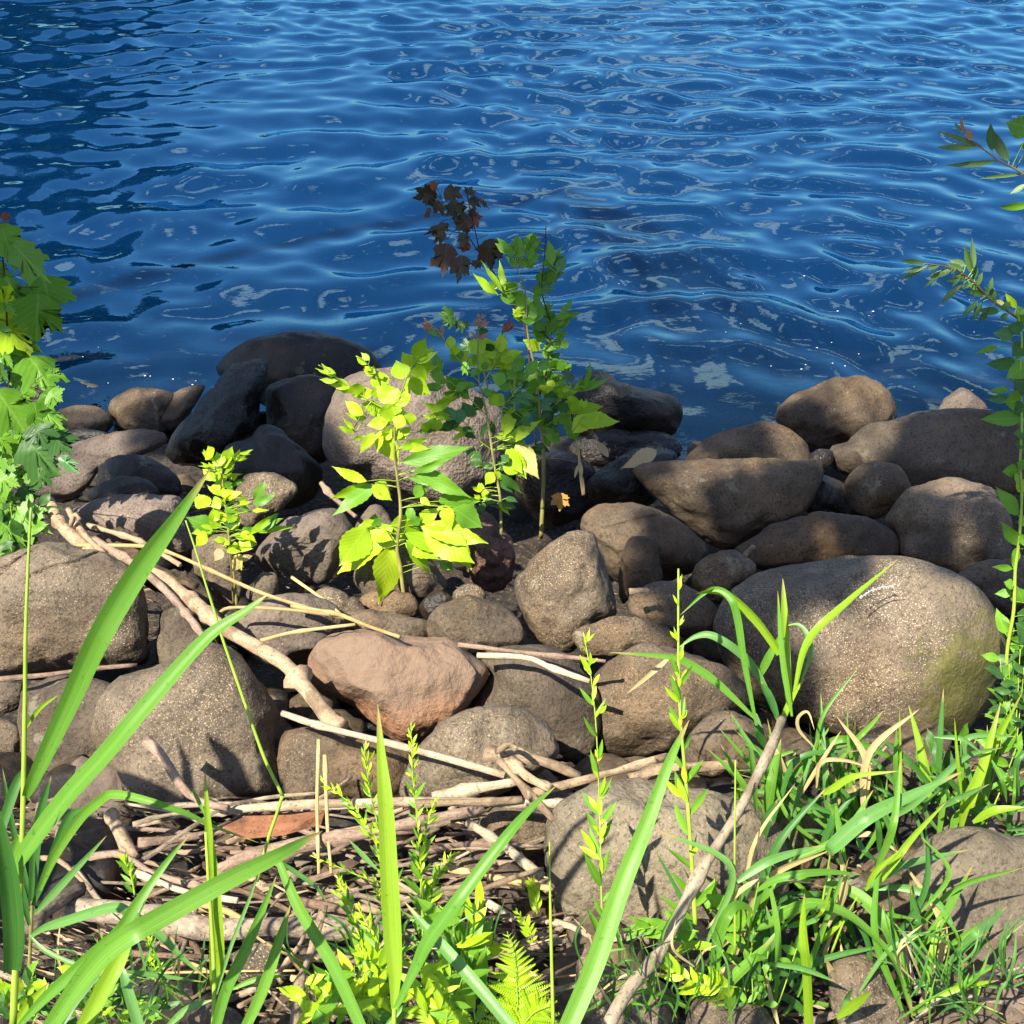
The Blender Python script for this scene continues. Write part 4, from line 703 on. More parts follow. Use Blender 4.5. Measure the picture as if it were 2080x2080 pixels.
plant('sapling', 'bright yellow-green sapling standing before the pitted grey boulder', 'B', [2.9, 2.86, 2.8],
 [([(620,1685),(590,1430),(570,1300),(590,1100),(570,900),(555,780),(560,600),(590,450),(630,330)], 13, 4, 'stemo'), ([(560,620),(500,470),(450,340),(400,270),(340,232)], 4, 2, 'stemg'), ([(560,560),(400,470),(280,390),(200,320),(130,280)], 4, 2, 'stemg'), ([(600,440),(650,300),(690,230)], 4, 2, 'stemg')], '''
540 1210 225 1445 130; 530 1300 485 1615 165; 420 1210 545 1260 85; 620 1260 775 1460 95; 720 1190 990 1400 150; 700 1185 1080 1275 110; 690 1180 810 1085 85
800 1045 1035 1045 125 g; 800 1070 920 1185 75 y; 450 950 205 1115 85 g; 440 955 195 1020 60; 430 960 540 1040 75; 700 1020 712 910 65 g; 700 1025 758 1065 42
595 825 990 745 95 g; 660 885 880 800 45 g; 480 680 580 830 105; 580 750 755 690 50; 340 655 235 630 32; 380 680 310 705 28; 440 660 360 775 58; 520 600 400 610 62; 545 540 628 610 90
380 560 275 480 62; 400 580 275 550 46; 500 540 360 500 82; 440 430 310 450 62; 560 480 450 395 105; 600 360 565 250 105; 650 280 598 205 65; 665 245 735 125 85; 680 270 800 205 40
645 355 795 280 58; 640 370 750 450 95; 630 400 585 540 65; 305 410 185 390 36; 300 405 220 345 40; 225 345 110 295 34; 220 335 140 275 30; 450 325 385 290 34; 400 275 335 230 34
440 330 430 285 26; 465 345 500 330 42; 430 320 380 300 24; 560 700 640 650 50; 540 640 470 700 60; 560 500 620 470 60; 530 590 470 560 55; 600 560 560 640 70; 350 1190 440 1175 40
440 1200 460 1110 60 g; 530 1180 690 1160 90; 560 1280 620 1190 70; 650 1150 640 1060 50 g; 810 1380 865 1430 45 g; 490 450 420 420 50; 600 480 540 520 55''', ws=1.06, dup=0.85)
plant('sapling', 'small bushy yellow-green sapling on a thin stem left of the egg-shaped tan stone', 'N', [2.84, 2.8, 2.78],
 [([(650,1790),(610,1400),(570,1100),(540,800),(510,550),(480,280)], 17, 6, 'stemo'), ([(615,1760),(590,1380),(560,1060)], 12, 8, 'stemb'), ([(570,420),(610,250),(640,180)], 6, 3, 'stemg')], '''
480 250 420 90 130; 480 260 605 110 110; 400 300 340 200 60; 350 270 225 235 30; 355 180 265 90 35; 620 190 695 70 50; 690 120 830 70 30; 640 190 780 165 35; 560 300 605 200 72; 540 360 725 335 35
580 390 660 350 62; 610 440 750 400 36 g; 415 340 285 400 92; 410 440 440 570 95; 430 560 310 450 32; 460 540 725 585 92; 540 520 612 475 75 g; 340 690 230 550 150; 470 640 365 690 110; 385 925 95 800 150 g
390 930 150 985 120; 400 900 395 700 115; 500 870 450 720 115; 560 870 675 680 105; 680 660 805 645 50; 820 740 1000 720 42; 830 665 1085 555 92 g; 690 700 815 765 60 g; 560 1010 640 850 110 d; 640 1000 665 900 72 d
700 950 855 930 70 g; 870 935 1145 830 110 g; 840 960 1295 910 72; 620 1010 850 1010 92; 690 1080 870 1110 112; 520 1060 385 1050 62; 540 1170 700 1190 62; 640 1150 830 1150 62; 600 1240 690 1390 150 p; 480 1150 400 1290 100 b
700 1250 820 1230 60 b; 500 300 400 260 90; 520 420 470 330 90; 520 480 600 430 80 g; 500 640 590 560 90; 530 700 620 760 90 g; 470 780 380 760 80; 560 780 500 850 70; 590 920 690 860 70; 540 1090 470 1120 60; 600 1110 670 1120 60; 450 190 390 140 60''', kind='ovate', ws=1.08, dup=0.95)
plant('sapling', 'middle green sapling with reddish new leaves at its tip', 'I', [3.12, 3.08, 3.02],
 [([(765,1932),(755,1600),(720,1400),(680,1150),(640,880),(600,700),(570,560),(560,300),(578,20)], 14, 4, 'stemo'), ([(575,590),(410,410),(310,280),(240,170),(90,20)], 6, 2, 'stemg'), ([(590,620),(690,450),(740,270),(790,100)], 6, 2, 'stemg'), ([(640,880),(480,720),(330,590),(180,500)], 5, 2, 'stemg'), ([(660,1000),(780,800),(880,680)], 5, 2, 'stemg'), ([(690,1180),(570,1090),(470,960),(340,880),(100,900)], 5, 2, 'stemg')], '''
575 110 520 35 30 r; 580 110 670 50 30 r; 580 40 555 -10 24 r; 590 30 635 -5 22 r; 560 200 490 140 22 r; 575 200 660 150 22 r; 165 120 85 15 32 r; 245 180 190 110 36 r; 240 190 90 135 32 g
330 290 310 170 92 y; 400 400 330 310 92 g; 410 400 488 305 82 y; 560 400 500 340 60 g; 700 380 620 190 150; 720 350 810 170 105; 710 290 595 255 62 d; 680 470 510 340 112; 700 470 900 310 130; 750 430 995 385 95; 760 480 890 510 62
980 520 1085 380 100 g; 770 160 862 30 46 o; 790 150 870 80 22 r; 260 540 110 390 82 g; 300 590 120 510 72 g; 390 650 280 530 100 g; 480 690 350 560 62 g; 400 620 560 600 72 g; 440 700 380 600 60 d; 150 850 368 675 78
370 905 240 790 112 t; 505 890 430 750 112 d; 340 880 60 880 72; 240 950 30 1020 92 d; 210 900 180 1030 112; 380 920 205 1020 82 d; 490 1000 310 980 42; 430 1030 555 1075 52 d; 650 930 570 1080 52 d; 540 830 515 900 40 g
870 500 970 340 92 g; 860 600 1040 500 82 g; 860 640 715 560 112 g; 790 780 670 690 102; 800 800 950 640 92 d; 880 700 1090 720 52 t; 780 870 900 840 82 t; 870 760 990 800 60 t; 820 1110 1115 920 100; 870 1120 930 1000 120 g
860 1110 690 1060 62; 890 1130 1085 1430 150 p; 850 1160 980 1430 125 y; 840 1300 985 1420 90 y; 560 1290 520 1180 92 d; 680 1300 550 1330 52 d; 830 1330 730 1280 82 d; 700 1370 620 1480 92 y; 760 1390 950 1560 82 d
585 1530 500 1500 42; 590 1530 570 1460 52; 600 1540 660 1550 46; 600 1560 645 1605 46; 590 1600 525 1570 42; 590 1630 612 1720 62 d; 740 1640 852 1750 46; 770 1640 900 1690 62 d; 620 1620 720 1640 52 d; 620 640 680 720 60 g; 700 760 760 680 60 g; 900 900 1000 1000 70 d; 930 950 850 980 60 d
740 540 820 470 60 g; 540 470 500 540 50 g; 640 430 560 500 60 g; 1000 640 930 560 70 d''', dup=1.2, ws=1.1)
plant('sapling', 'tall darker green sapling, rightmost of the cluster before the water', 'I', [3.42, 3.36, 3.25],
 [([(1110,1950),(1130,1500),(1130,1200),(1110,950),(1085,700),(1060,480),(1010,250),(985,60),(980,-180),(900,-420)], 20, 4, 'stemo'), ([(1085,720),(1180,480),(1170,340),(1200,100),(1120,-200),(1140,-480),(1155,-780)], 9, 3, 'stemk'), ([(1110,900),(1260,760),(1380,650),(1480,620)], 6, 3, 'stemg'), ([(1120,1000),(1280,880),(1420,860),(1500,900)], 6, 3, 'stemg'), ([(980,60),(1100,-80),(1200,-250),(1270,-420)], 5, 2, 'stemg'), ([(1130,1250),(1180,1255),(1280,1255),(1410,1280)], 6, 4, 'stemb')], '''
1110 640 955 620 130 g; 1120 640 1110 540 80 g; 1130 720 1310 720 82 t; 1110 625 1330 520 62 y; 1140 600 1280 680 70 y; 1290 660 1385 620 52 y; 1290 690 1450 670 52 y; 1440 640 1530 560 70 g; 1460 660 1680 460 42 g; 1480 640 1610 570 52 g
1360 820 1480 770 72 y; 1480 810 1510 730 42 y; 1350 830 1250 770 92 d; 1440 930 1800 905 130 y; 1400 930 1540 860 92 d; 1300 870 1345 975 92 g; 1370 950 1420 1100 120 g; 1210 940 1110 880 120 d; 1230 960 1140 940 60 d; 1150 1040 1290 1120 82 g
1050 1140 1050 1240 72 d; 1090 1150 1190 1200 52 d; 1170 430 1290 330 90 t; 1240 470 1350 400 72 g; 1180 450 1100 410 82 g; 1110 300 950 220 82 y; 1130 290 1250 290 52 g; 1150 200 1030 150 52 g; 1140 130 1060 40 92 g; 1210 140 1320 40 82 g; 1250 220 1350 140 42 g
1060 60 1090 -170 140 g; 1170 180 1210 -40 120 g; 1270 10 1400 -150 52 g; 1110 10 1220 -100 52 g; 1020 40 870 30 62 g; 970 -20 880 -80 42 y; 990 -10 900 -110 60 y; 860 -90 950 -220 112 g; 850 -200 750 -300 82 g; 780 -200 590 -480 52 y; 720 -240 655 -295 32 g
1080 -170 1140 -240 80 g; 1130 -270 1300 -400 112 t; 1110 -270 1180 -390 100 g; 1180 -410 1305 -650 82 g; 1190 -410 1340 -510 92 t; 1000 -430 880 -510 72 g; 1005 -440 1110 -550 62 g; 1010 -545 890 -645 92 g; 1015 -545 1100 -680 72 g; 980 -620 1040 -720 52 g
880 -540 930 -690 92 g; 850 -540 720 -680 62 g; 900 -440 800 -510 52 g; 1150 800 1060 760 90 d; 1180 830 1290 800 90 d; 1160 560 1080 500 90 g; 1220 600 1320 560 60 g; 1150 350 1230 250 80 g; 1080 450 960 440 70 g; 1040 780 920 740 80 d; 1020 860 900 900 60 g
1300 560 1370 500 60 d; 1100 180 1180 90 80 d; 1240 300 1300 200 70 g; 1130 480 1240 560 70 g; 1200 660 1290 740 70 g; 1140 900 1060 980 70 g; 1200 1000 1280 1060 60 g; 1050 720 940 690 60 g''', dmat='g', spread=0.16, dup=1.8, ws=1.1)
plant('maple_sapling', 'dark red-leaved maple sapling rising highest against the water', 'H', [3.62, 3.5, 3.4],
 [([(1160,2600),(1130,2100),(1060,1420),(950,1200),(780,910),(640,720),(550,590),(430,560)], 9, 4, 'stemk'), ([(655,700),(620,540),(560,270),(550,200)], 5, 3, 'stemk'), ([(520,640),(400,390),(320,270)], 4, 2, 'stemk')], '''
730 590 790 925 200 k; 380 630 340 965 190 k; 520 740 460 1015 140 k; 600 670 440 715 80 o; 600 420 430 560 160 k; 560 400 660 515 130 o; 500 310 350 430 130 k; 330 290 255 405 130 k; 300 190 75 295 140 k; 240 220 195 345 100 k; 330 200 540 250 130 k
220 165 315 150 70 o; 560 250 595 160 90 k; 560 260 685 345 80 k; 650 260 745 368 36 k; 420 480 150 612 66 k; 380 560 245 665 80 k; 330 470 345 605 90 k; 640 800 632 895 80 k; 560 380 640 420 80 k; 520 560 520 690 90 k; 450 360 560 350 90 k; 560 470 470 540 120 k; 240 340 170 460 40 k''', kind='maple', cat='sapling', petmat='stemk', dmat='k', spread=0.12, ws=1.3)
plant('maple_sapling', 'small dark green maple seedling behind the reddish sapling tip', 'H', [3.75, 3.65],
 [([(760,2050),(690,1750),(620,1560),(560,1470),(430,1330)], 7, 4, 'stemk')], '''
455 1300 285 1280 130 d; 450 1310 345 1385 90 d; 520 1340 445 1430 92 d; 600 1480 560 1610 130 d; 640 1450 745 1420 130 d; 560 1690 490 1815 70 g; 600 1560 480 1540 110 d; 640 1540 700 1640 120 d; 680 1650 600 1740 100 d; 520 1400 560 1330 70 d''', kind='maple', petmat='stemk')
plant('maple_sapling', 'leafy green maple sapling at the left edge with broad toothed leaves', 'M', [2.98, 2.85, 2.72],
 [([(20,1960),(30,1600),(50,1200),(48,850),(25,400),(0,150)], 8, 4, 'stemk'), ([(50,1200),(120,1060),(170,1010)], 4, 2, 'stemb'), ([(50,800),(120,790),(170,800)], 4, 2, 'r'), ([(40,1500),(120,1400),(220,1280)], 4, 2, 'stemk')], '''
-10 60 95 355 170 g; 50 180 275 435 150 g; -10 360 228 662 90 g; 215 450 200 805 230 g; -40 620 210 812 200 y; -30 760 65 890 140 g; -20 480 95 600 150 g; 145 815 325 1055 190 g; 50 850 155 830 70 g; -40 1000 185 1315 210 g; 80 1050 195 1110 90 g
190 1095 378 1255 100 g; 160 1220 268 1285 100 g; -40 1250 68 1395 130 g; 120 1270 335 1525 230 d; 265 1270 420 1375 150 d; 320 1390 445 1505 60 t; -40 1500 115 1570 150 g; 110 1550 205 1655 120 d; 30 1690 285 1835 170 g; -20 1750 135 1870 140 g; 60 950 155 1020 70 g
-60 280 40 490 120 g; 0 35 68 78 40 o; 230 1030 320 1120 110 g; 20 900 60 1000 90 g; 240 1180 290 1400 120 g; 90 1250 170 1300 80 g; 60 1480 130 1560 110 g; 0 1640 90 1700 110 g; 150 1480 200 1560 70 g; 250 940 360 950 70 g; 30 1330 140 1420 120 g; 100 700 170 900 120 g; 10 1860 120 1930 120 d; -20 880 40 980 120 d; 120 430 150 560 90 d''', kind='maple', petmat='stemk', dmat='g', spread=0.14, ws=1.3, dup=0.6)
# right edge
plant('leafy_shrub', 'leafy green shrub along the right edge beside the long tan boulder', 'K', [2.52, 2.42, 2.32],
 [([(430,1700),(440,1400),(480,1150),(490,900),(515,700),(530,450),(520,250),(530,0),(520,-300),(530,-520),(500,-700)], 12, 6, 'stemg')], '''
505 560 375 385 62; 525 745 395 610 62; 470 890 345 880 36; 500 760 480 900 40; 480 1000 420 970 50; 470 1040 365 1040 40; 540 1100 500 1000 90; 430 1290 375 1130 60; 470 1300 410 1200 60; 545 1330 440 1310 40; 545 1420 445 1340 60; 520 1540 480 1480 50 y
540 1600 460 1560 50; 500 280 415 300 60; 490 300 520 420 70 y; 560 420 500 330 70 y; 560 620 520 560 60; 560 720 510 720 60; 560 260 500 240 60; 430 1420 400 1480 60 d; 450 1480 420 1560 70 d; 560 1180 500 1160 80 d; 560 1500 480 1440 90 d; 500 1650 470 1700 60 y; 560 1270 500 1220 80 d; 540 1700 490 1640 80 g
480 -540 360 -560 65 t; 380 -470 240 -430 34 g; 490 -370 310 -360 66 t; 570 -360 435 -275 100 g; 450 -210 320 -195 34 g; 450 -150 310 -150 44 t; 530 -140 420 -130 100 g; 530 -30 270 -25 78 g; 560 -480 470 -420 90 d; 560 -250 470 -260 100 d; 560 -100 480 -60 100 d; 540 -580 440 -600 60 t; 560 -420 480 -500 80 g; 560 -180 500 -250 90 d
560 60 480 60 60 d; 560 -620 500 -660 70 g; 545 150 500 100 50 d''', kind='ovate', cat='shrub', dmat='g', spread=0.12)
plant('willow_shoot', 'upper willow twig with narrow leaves at the right edge', 'J', [2.35, 2.3], [([(1000,520),(828,370),(700,300),(600,230),(520,180)], 7, 3, 'stemb')], '''
600 220 350 125 26; 560 215 340 220 26; 680 295 390 330 24; 745 300 635 105 46; 650 240 640 78 40 d; 828 370 590 385 16; 840 425 750 475 24; 500 150 465 40 16 r; 535 180 510 112 28 r; 480 130 435 80 16; 860 545 695 555 36 g; 870 110 725 75 100 g ovate; 860 210 805 210 30 g''', kind='lance', dmat='w', cat='willow')
plant('willow_shoot', 'lower willow twig with many grey-green narrow leaves reaching over the water', 'J', [2.45, 2.38, 2.3], [([(960,1300),(828,1200),(740,1140),(640,1070),(560,990),(490,930),(400,890),(270,870)], 9, 3, 'stemb')], '''
540 930 490 765 36; 545 900 540 720 32; 500 880 415 850 36; 490 910 395 870 30; 420 910 280 950 36; 400 890 275 1000 22; 290 880 130 970 22; 270 870 145 850 20; 260 885 140 925 18; 490 960 385 965 24; 480 990 360 1085 22; 530 990 450 1005 24; 600 1040 510 960 32 d; 600 1050 505 1020 26 d
570 1080 475 1165 26 t; 590 1090 540 1190 26 d; 620 1140 575 1195 30 d; 635 1020 655 945 22; 660 1080 645 1000 24 d; 720 1095 650 1080 22 p; 785 1120 725 1040 32 y; 690 1140 580 1130 36 t; 828 1170 790 1110 50 d; 550 960 555 880 30 d; 450 900 380 920 24; 350 880 290 905 22; 560 1000 600 920 26; 610 1050 640 1000 24 d; 700 1130 760 1080 28 d; 740 1150 690 1190 28 t
520 950 430 930 26; 470 930 430 1000 22; 800 1190 830 1120 40 d; 390 900 330 960 22''', kind='lance', dmat='w', cat='willow', spread=0.05)

# ---------------------------------------------------------------- upright weeds with narrow leaves
def weed(fr, pts, depth, label, n=26, ll=70, lw=0.2, seed=0, tuft=True, top='y', low='g', group='narrow-leaved weeds', name='weed', kind='lance', stem='stemg', r=5):
    rng = random.Random(seed); sc = FR[fr][2]; b0 = px(fr, *pts[0]); root = empty(name, P(*b0, depth[0]), label, 'weed', group)
    branch(root, fr, pts, r / sc, 2 / sc, depth, M[stem]); c = catmull([px(fr, *p) for p in pts], 60); L0 = ll / sc * 1.3
    for k in range(n):
        t = (k + 0.6) / n; i = int(t * 58); b = c[i]; tg = c[min(i + 1, 59)] - c[max(i - 1, 0)]; an = math.atan2(tg[1], tg[0]); side = 1 if k % 2 else -1
        a = an + side * rng.uniform(0.35, 0.95) * (1 - 0.45 * t); ln = L0 * rng.uniform(0.65, 1.15) * (1 - 0.55 * t ** 2); d = float(np.interp(t, np.linspace(0, 1, len(depth)), depth)); m = top if t > 0.8 else low
        put_leaf(root, tuple(b), (b[0] + math.cos(a) * ln, b[1] + math.sin(a) * ln), ln * lw * rng.uniform(0.8, 1.2), d, d + rng.uniform(-0.5, 0.5) * ln / F * d, m, kind)
        if tuft and t > 0.25 and rng.random() < 0.8:
            for q in range(2):
                a2 = an + side * rng.uniform(0.0, 0.8); l2 = ln * rng.uniform(0.4, 0.75); o_ = (b[0] + math.cos(a2) * l2 * 0.35 * q, b[1] + math.sin(a2) * l2 * 0.35 * q)
                put_leaf(root, o_, (o_[0] + math.cos(a2 + rng.uniform(-.4, .4)) * l2, o_[1] + math.sin(a2 + rng.uniform(-.4, .4)) * l2), l2 * 0.28, d - 0.004, d + rng.uniform(-0.4, 0.3) * l2 / F * d, 'y', 'lance')
    return root
weed('E', [(1440,1560),(1430,1345),(1425,1100),(1420,900),(1405,550),(1380,300),(1345,100)], [1.68, 1.68, 1.7], 'upright willow-leaved weed left before the pale speckled boulder', 22, 120, 0.2, 1)
weed('W', [(1412,1880),(1406,1765),(1395,1610),(1382,1457),(1378,1327),(1378,1155)], [1.70, 1.70, 1.72], 'tallest willow-leaved weed, between the pale boulder and the grass clump', 22, 56, 0.2, 2)
weed('E', [(600,1750),(590,1400),(580,1100),(550,800),(540,525)], [1.62, 1.6, 1.58], 'tall narrow-leaved weed just right of the broad yellow reed blade', 34, 90, 0.2, 3)
weed('E', [(500,1700),(470,1450),(420,1150),(350,850),(320,625)], [1.64, 1.62, 1.6], 'narrow-leaved weed just left of the broad yellow reed blade', 30, 85, 0.2, 4)
weed('E', [(480,1600),(430,1300),(360,1050),(250,900),(120,795)], [1.65, 1.62, 1.6], 'weed arching left to the upright straws in the heap', 26, 75, 0.2, 5)
weed('E', [(470,1650),(440,1450),(380,1290),(250,1220),(70,1145)], [1.6, 1.58, 1.57], 'weed sprig bending far left over the pink-barked pole', 22, 65, 0.2, 6)
weed('E', [(600,1500),(590,1250),(605,1050),(655,875)], [1.64, 1.62, 1.6], 'short weed sprig leaning right toward the short pale stick', 20, 80, 0.2, 7)
weed('E', [(590,1550),(610,1400),(660,1250),(745,1125)], [1.6, 1.58, 1.58], 'weed sprig leaning right over the pink twig', 20, 80, 0.2, 8)
weed('E', [(360,1932),(330,1650),(260,1400),(200,1250)], [1.5, 1.5, 1.5], 'weed sprig rising in front of the weathered grey log', 26, 90, 0.22, 9)
weed('E', [(440,1990),(420,1750),(380,1560),(300,1400)], [1.48, 1.48, 1.48], 'leafy weed left of the broad yellow reed blade base', 26, 100, 0.24, 10)
weed('E', [(850,1990),(820,1750),(800,1580),(825,1400)], [1.5, 1.5, 1.5], 'weed with broad lance leaves in front of the dark hollow', 16, 190, 0.26, 11, tuft=False, top='y')
weed('D', [(630,1330),(615,1250),(590,1190),(580,1160)], [1.75, 1.74, 1.73], 'tiny bright weed seedling on the dark low stone', 12, 65, 0.22, 12)
weed('Q', [(1020,960),(1010,840),(990,740),(985,680)], [1.42, 1.41, 1.4], 'tiny bright weed under the big slanting reed blade', 14, 80, 0.25, 13)
weed('E', [(1130,1420),(1120,1330),(1100,1260)], [1.8, 1.79], 'little green sprig left of the pale speckled boulder', 12, 60, 0.3, 14, tuft=False, low='y')
weed('E', [(1110,1560),(1090,1480),(1030,1400)], [1.78, 1.77], 'yellow-green sprig on the dark stone in the hollow', 14, 45, 0.35, 15, tuft=False, low='y')
weed('F', [(320,1500),(200,1480),(90,1480),(0,1500)], [1.6, 1.58], 'low broad-leaved weed trailing left behind the leaning stick', 14, 120, 0.34, 16, tuft=False, kind='ovate', low='g', top='g')
weed('F', [(500,1760),(350,1750),(230,1700),(130,1620)], [1.56, 1.52], 'trailing weed on the stone under the leaning stick', 14, 110, 0.34, 17, tuft=False, kind='ovate', low='y', top='g')
def bushlet(fr, box, depth, label, n, ll, seed, mats='yyyg', kind='lance', lw=0.26, group='low leafy plants on the bank'):
    rng = random.Random(seed); x0, y0, x1, y1 = box; sc = FR[fr][2]; b0 = px(fr, (x0 + x1) / 2, y1); root = empty('leafy_plant', P(*b0, depth), label, 'plant', group)
    stems = []
    for k in range(5):
        tx = x0 + (x1 - x0) * (k + rng.random()) / 5; ty = y0 + (y1 - y0) * rng.uniform(0, 0.4); pts = [((x0 + x1) / 2 + (tx - (x0 + x1) / 2) * 0.35, y1), ((x0 + x1) / 2 + (tx - (x0 + x1) / 2) * 0.7, (y1 + ty) / 2), (tx, ty)]; branch(root, fr, pts, 4 / sc, 2 / sc, [depth, depth - 0.02], M['stemg']); stems.append(catmull(pts, 20))
    for k in range(n):
        c = stems[k % 5][rng.randrange(4, 20)]; b = px(fr, c[0] + rng.uniform(-12, 12), c[1] + rng.uniform(-12, 12)); a = rng.uniform(-3.1, 0.0) if rng.random() < .8 else rng.uniform(0, 3.1); ln = ll / sc * rng.uniform(0.55, 1.2); d = depth + rng.uniform(-0.05, 0.04)
        put_leaf(root, b, (b[0] + math.cos(a) * ln, b[1] + math.sin(a) * ln), ln * lw * rng.uniform(0.8, 1.3), d, d + rng.uniform(-0.4, 0.4) * ln / F * d, rng.choice(mats), kind)
bushlet('O', (380, 1120, 760, 1546), 1.42, 'low yellow-green plant at the bottom edge left of the broad blade', 60, 190, 1)
bushlet('O', (860, 1150, 1250, 1546), 1.42, 'low yellow-green plant between the broad blade and the fern', 55, 190, 2)
bushlet('O', (180, 1200, 440, 1560), 1.38, 'glossy broad-leaved plant at the bottom edge left of the reed blade', 20, 210, 3, kind='ellip', lw=0.36)
bushlet('O', (1100, 780, 1360, 1250), 1.52, 'weed with upright pointed leaves beside the dark hollow', 20, 230, 4, lw=0.28, mats='ggy')
bushlet('Q', (-40, 860, 330, 1240), 1.3, 'low green plant in the bottom left corner', 50, 130, 5, mats='gydg', kind='ellip', lw=0.4)
bushlet('Q', (640, 1000, 1150, 1260), 1.36, 'small shaded plant low between the left reeds', 36, 140, 6, mats='gdgy', kind='ellip', lw=0.34)
bushlet('F', (330, 1350, 760, 1600), 1.72, 'low green plant under the left of the grass clump', 40, 130, 7, mats='dgg', kind='ellip', lw=0.4)
bushlet('F', (1330, 560, 1840, 1000), 2.12, 'low green plant behind the pale corner boulder', 40, 120, 8, mats='dgg', kind='ellip', lw=0.34)
bushlet('K', (380, 1350, 560, 1960), 2.45, 'dark leafy undergrowth at the right edge beside the mossy boulder', 55, 120, 9, mats='ddg', kind='ellip', lw=0.42)
bushlet('A', (-40, 1000, 260, 1330), 2.95, 'dark undergrowth at the foot of the left maple sapling', 36, 110, 10, mats='ddg', kind='ellip', lw=0.42)
# ---------------------------------------------------------------- ferns
def fern(fr, fronds, depth, label, ml, seed):
    rng = random.Random(seed); sc = FR[fr][2]; root = empty('fern', P(*px(fr, *fronds[0][0]), depth), label, 'fern', 'ferns at the bottom edge')
    if 'pinna' not in _lt:
        V = []; Fc = []; n = 15
        for i in range(n):
            t = i / n; w = 0.5 * (1 - t) ** 0.8 + 0.04; dt = 1.0 / n
            for s in (-1, 1): b = len(V); V += [(0, t, 0), (s * w * 0.55, t + dt * 0.25, 0.03), (s * w, t + dt * 0.95, -0.02), (s * w * 0.5, t + dt * 1.0, 0.03), (0, t + dt * 0.85, 0)]; Fc.append((b, b + 1, b + 2, b + 3, b + 4) if s > 0 else (b + 4, b + 3, b + 2, b + 1, b))
        _lt['pinna'] = mesh_np('pinna', V, Fc, M['y'], False)
    for pts in fronds:
        branch(root, fr, pts, 6 / sc, 2 / sc, [depth, depth - 0.03], M['stemg'], 'rachis'); c = catmull([px(fr, *p) for p in pts], 40); n = 19
        for k in range(n):
            t = (k + 0.5) / n; i = int(t * 38); b = c[i]; tg = c[i + 1] - c[i]; an = math.atan2(tg[1], tg[0])
            for s in (-1, 1):
                a = an + s * (1.25 - 0.35 * t) + rng.uniform(-.12, .12); ln = ml / sc * (1 - 0.88 * t) * rng.uniform(0.85, 1.1); B = (b[0], b[1]); T = (b[0] + math.cos(a) * ln, b[1] + math.sin(a) * ln); d = depth - 0.02 * t
                o = put_leaf(root, B, T, ln * 0.34, d, d + rng.uniform(-.25, .35) * ln / F * d, 'y', 'lance', rng.gauss(0, .35), 'pinna')
                if o: o.data = _lt['pinna']
fern('O', [[(1590,1600), (1580,1350), (1560,1150), (1515,940)], [(1590,1600), (1680,1480), (1800,1420)]], 1.47, 'bright green fern at the bottom edge left of the thin reed stem', 290, 1)
fern('O', [[(1100,1640), (1120,1500), (1140,1380)], [(1090,1640), (1000,1520), (960,1400)], [(1110,1640), (1200,1540), (1230,1450)]], 1.4, 'small low fern tuft at the bottom edge below the broad blade', 150, 2)

weed('W', [(-430,2085),(-600,1650),(-740,1370),(-850,1170),(-972,956)], [1.67, 1.42, 1.28, 1.142], 'tall weed standing left of the view and shading the pear-shaped boulder', 18, 330, 0.22, 31, tuft=False)
bushlet('O', (560, 900, 800, 1400), 1.5, 'bushy yellow-green plant behind the base of the broad blade', 50, 150, 11)
bushlet('Q', (380, 860, 760, 1230), 1.34, 'low green plant behind the two big slanting blades', 44, 130, 12, mats='gdgy', kind='ellip', lw=0.36)
bushlet('F', (380, 1560, 800, 1932), 1.62, 'low plant under the bent blades at the bottom edge', 40, 120, 13, mats='gdg', kind='ellip', lw=0.36)
# ================================================================ reeds and grass
BR = random.Random(12)
def ribbon(par, pts, w, d, m, name='blade', fold=0.36, roll=0.0, basew=0.35, peak=0.4, twist=0.0, seed=0):
    """pts in picture points; w full width there; d list of depths"""
    n = max(12, len(pts) * 6); c2 = catmull(pts, n); ds = np.interp(np.linspace(0, 1, n), np.linspace(0, 1, len(d)), d)
    c = np.array([np.array(P(x, y, z)) for (x, y), z in zip(c2, ds)]); tan = np.gradient(c, axis=0); tan /= np.linalg.norm(tan, axis=1)[:, None]
    V = []; UV = []; Fc = []; rng = random.Random(seed)
    for i in range(n):
        t = i / (n - 1); vd = np.array(CAM) - c[i]; vd /= np.linalg.norm(vd); s = np.cross(tan[i], vd); s /= np.linalg.norm(s) + 1e-9; nn = np.cross(s, tan[i])
        a = roll + twist * t; s, nn = s * math.cos(a) + nn * math.sin(a), nn * math.cos(a) - s * math.sin(a)
        prof = (basew + (1 - basew) * math.sin(min(1, t / peak) * math.pi / 2)) if t < peak else max(0.015, math.cos((t - peak) / (1 - peak) * math.pi / 2) ** 0.8)
        hw = w / 2 / F * ds[i] * prof * 0.78 / max(0.5, abs(math.cos(a))); wave = 0.06 * math.sin(t * 9 + seed)
        for u in (-1, -0.55, 0, 0.55, 1): V.append(c[i] + s * hw * u - nn * hw * (fold * (1 - abs(u)) + wave * u)); UV.append(((u + 1) / 2, t))
    for i in range(n - 1):
        for k in range(4): a = i * 5 + k; Fc.append((a, a + 1, a + 6, a + 5))
    o0 = c[0].copy(); return link(name, mesh_np('blade', [v - o0 for v in V], Fc, M[m], True, UV), par, Vector(o0) - par.location)
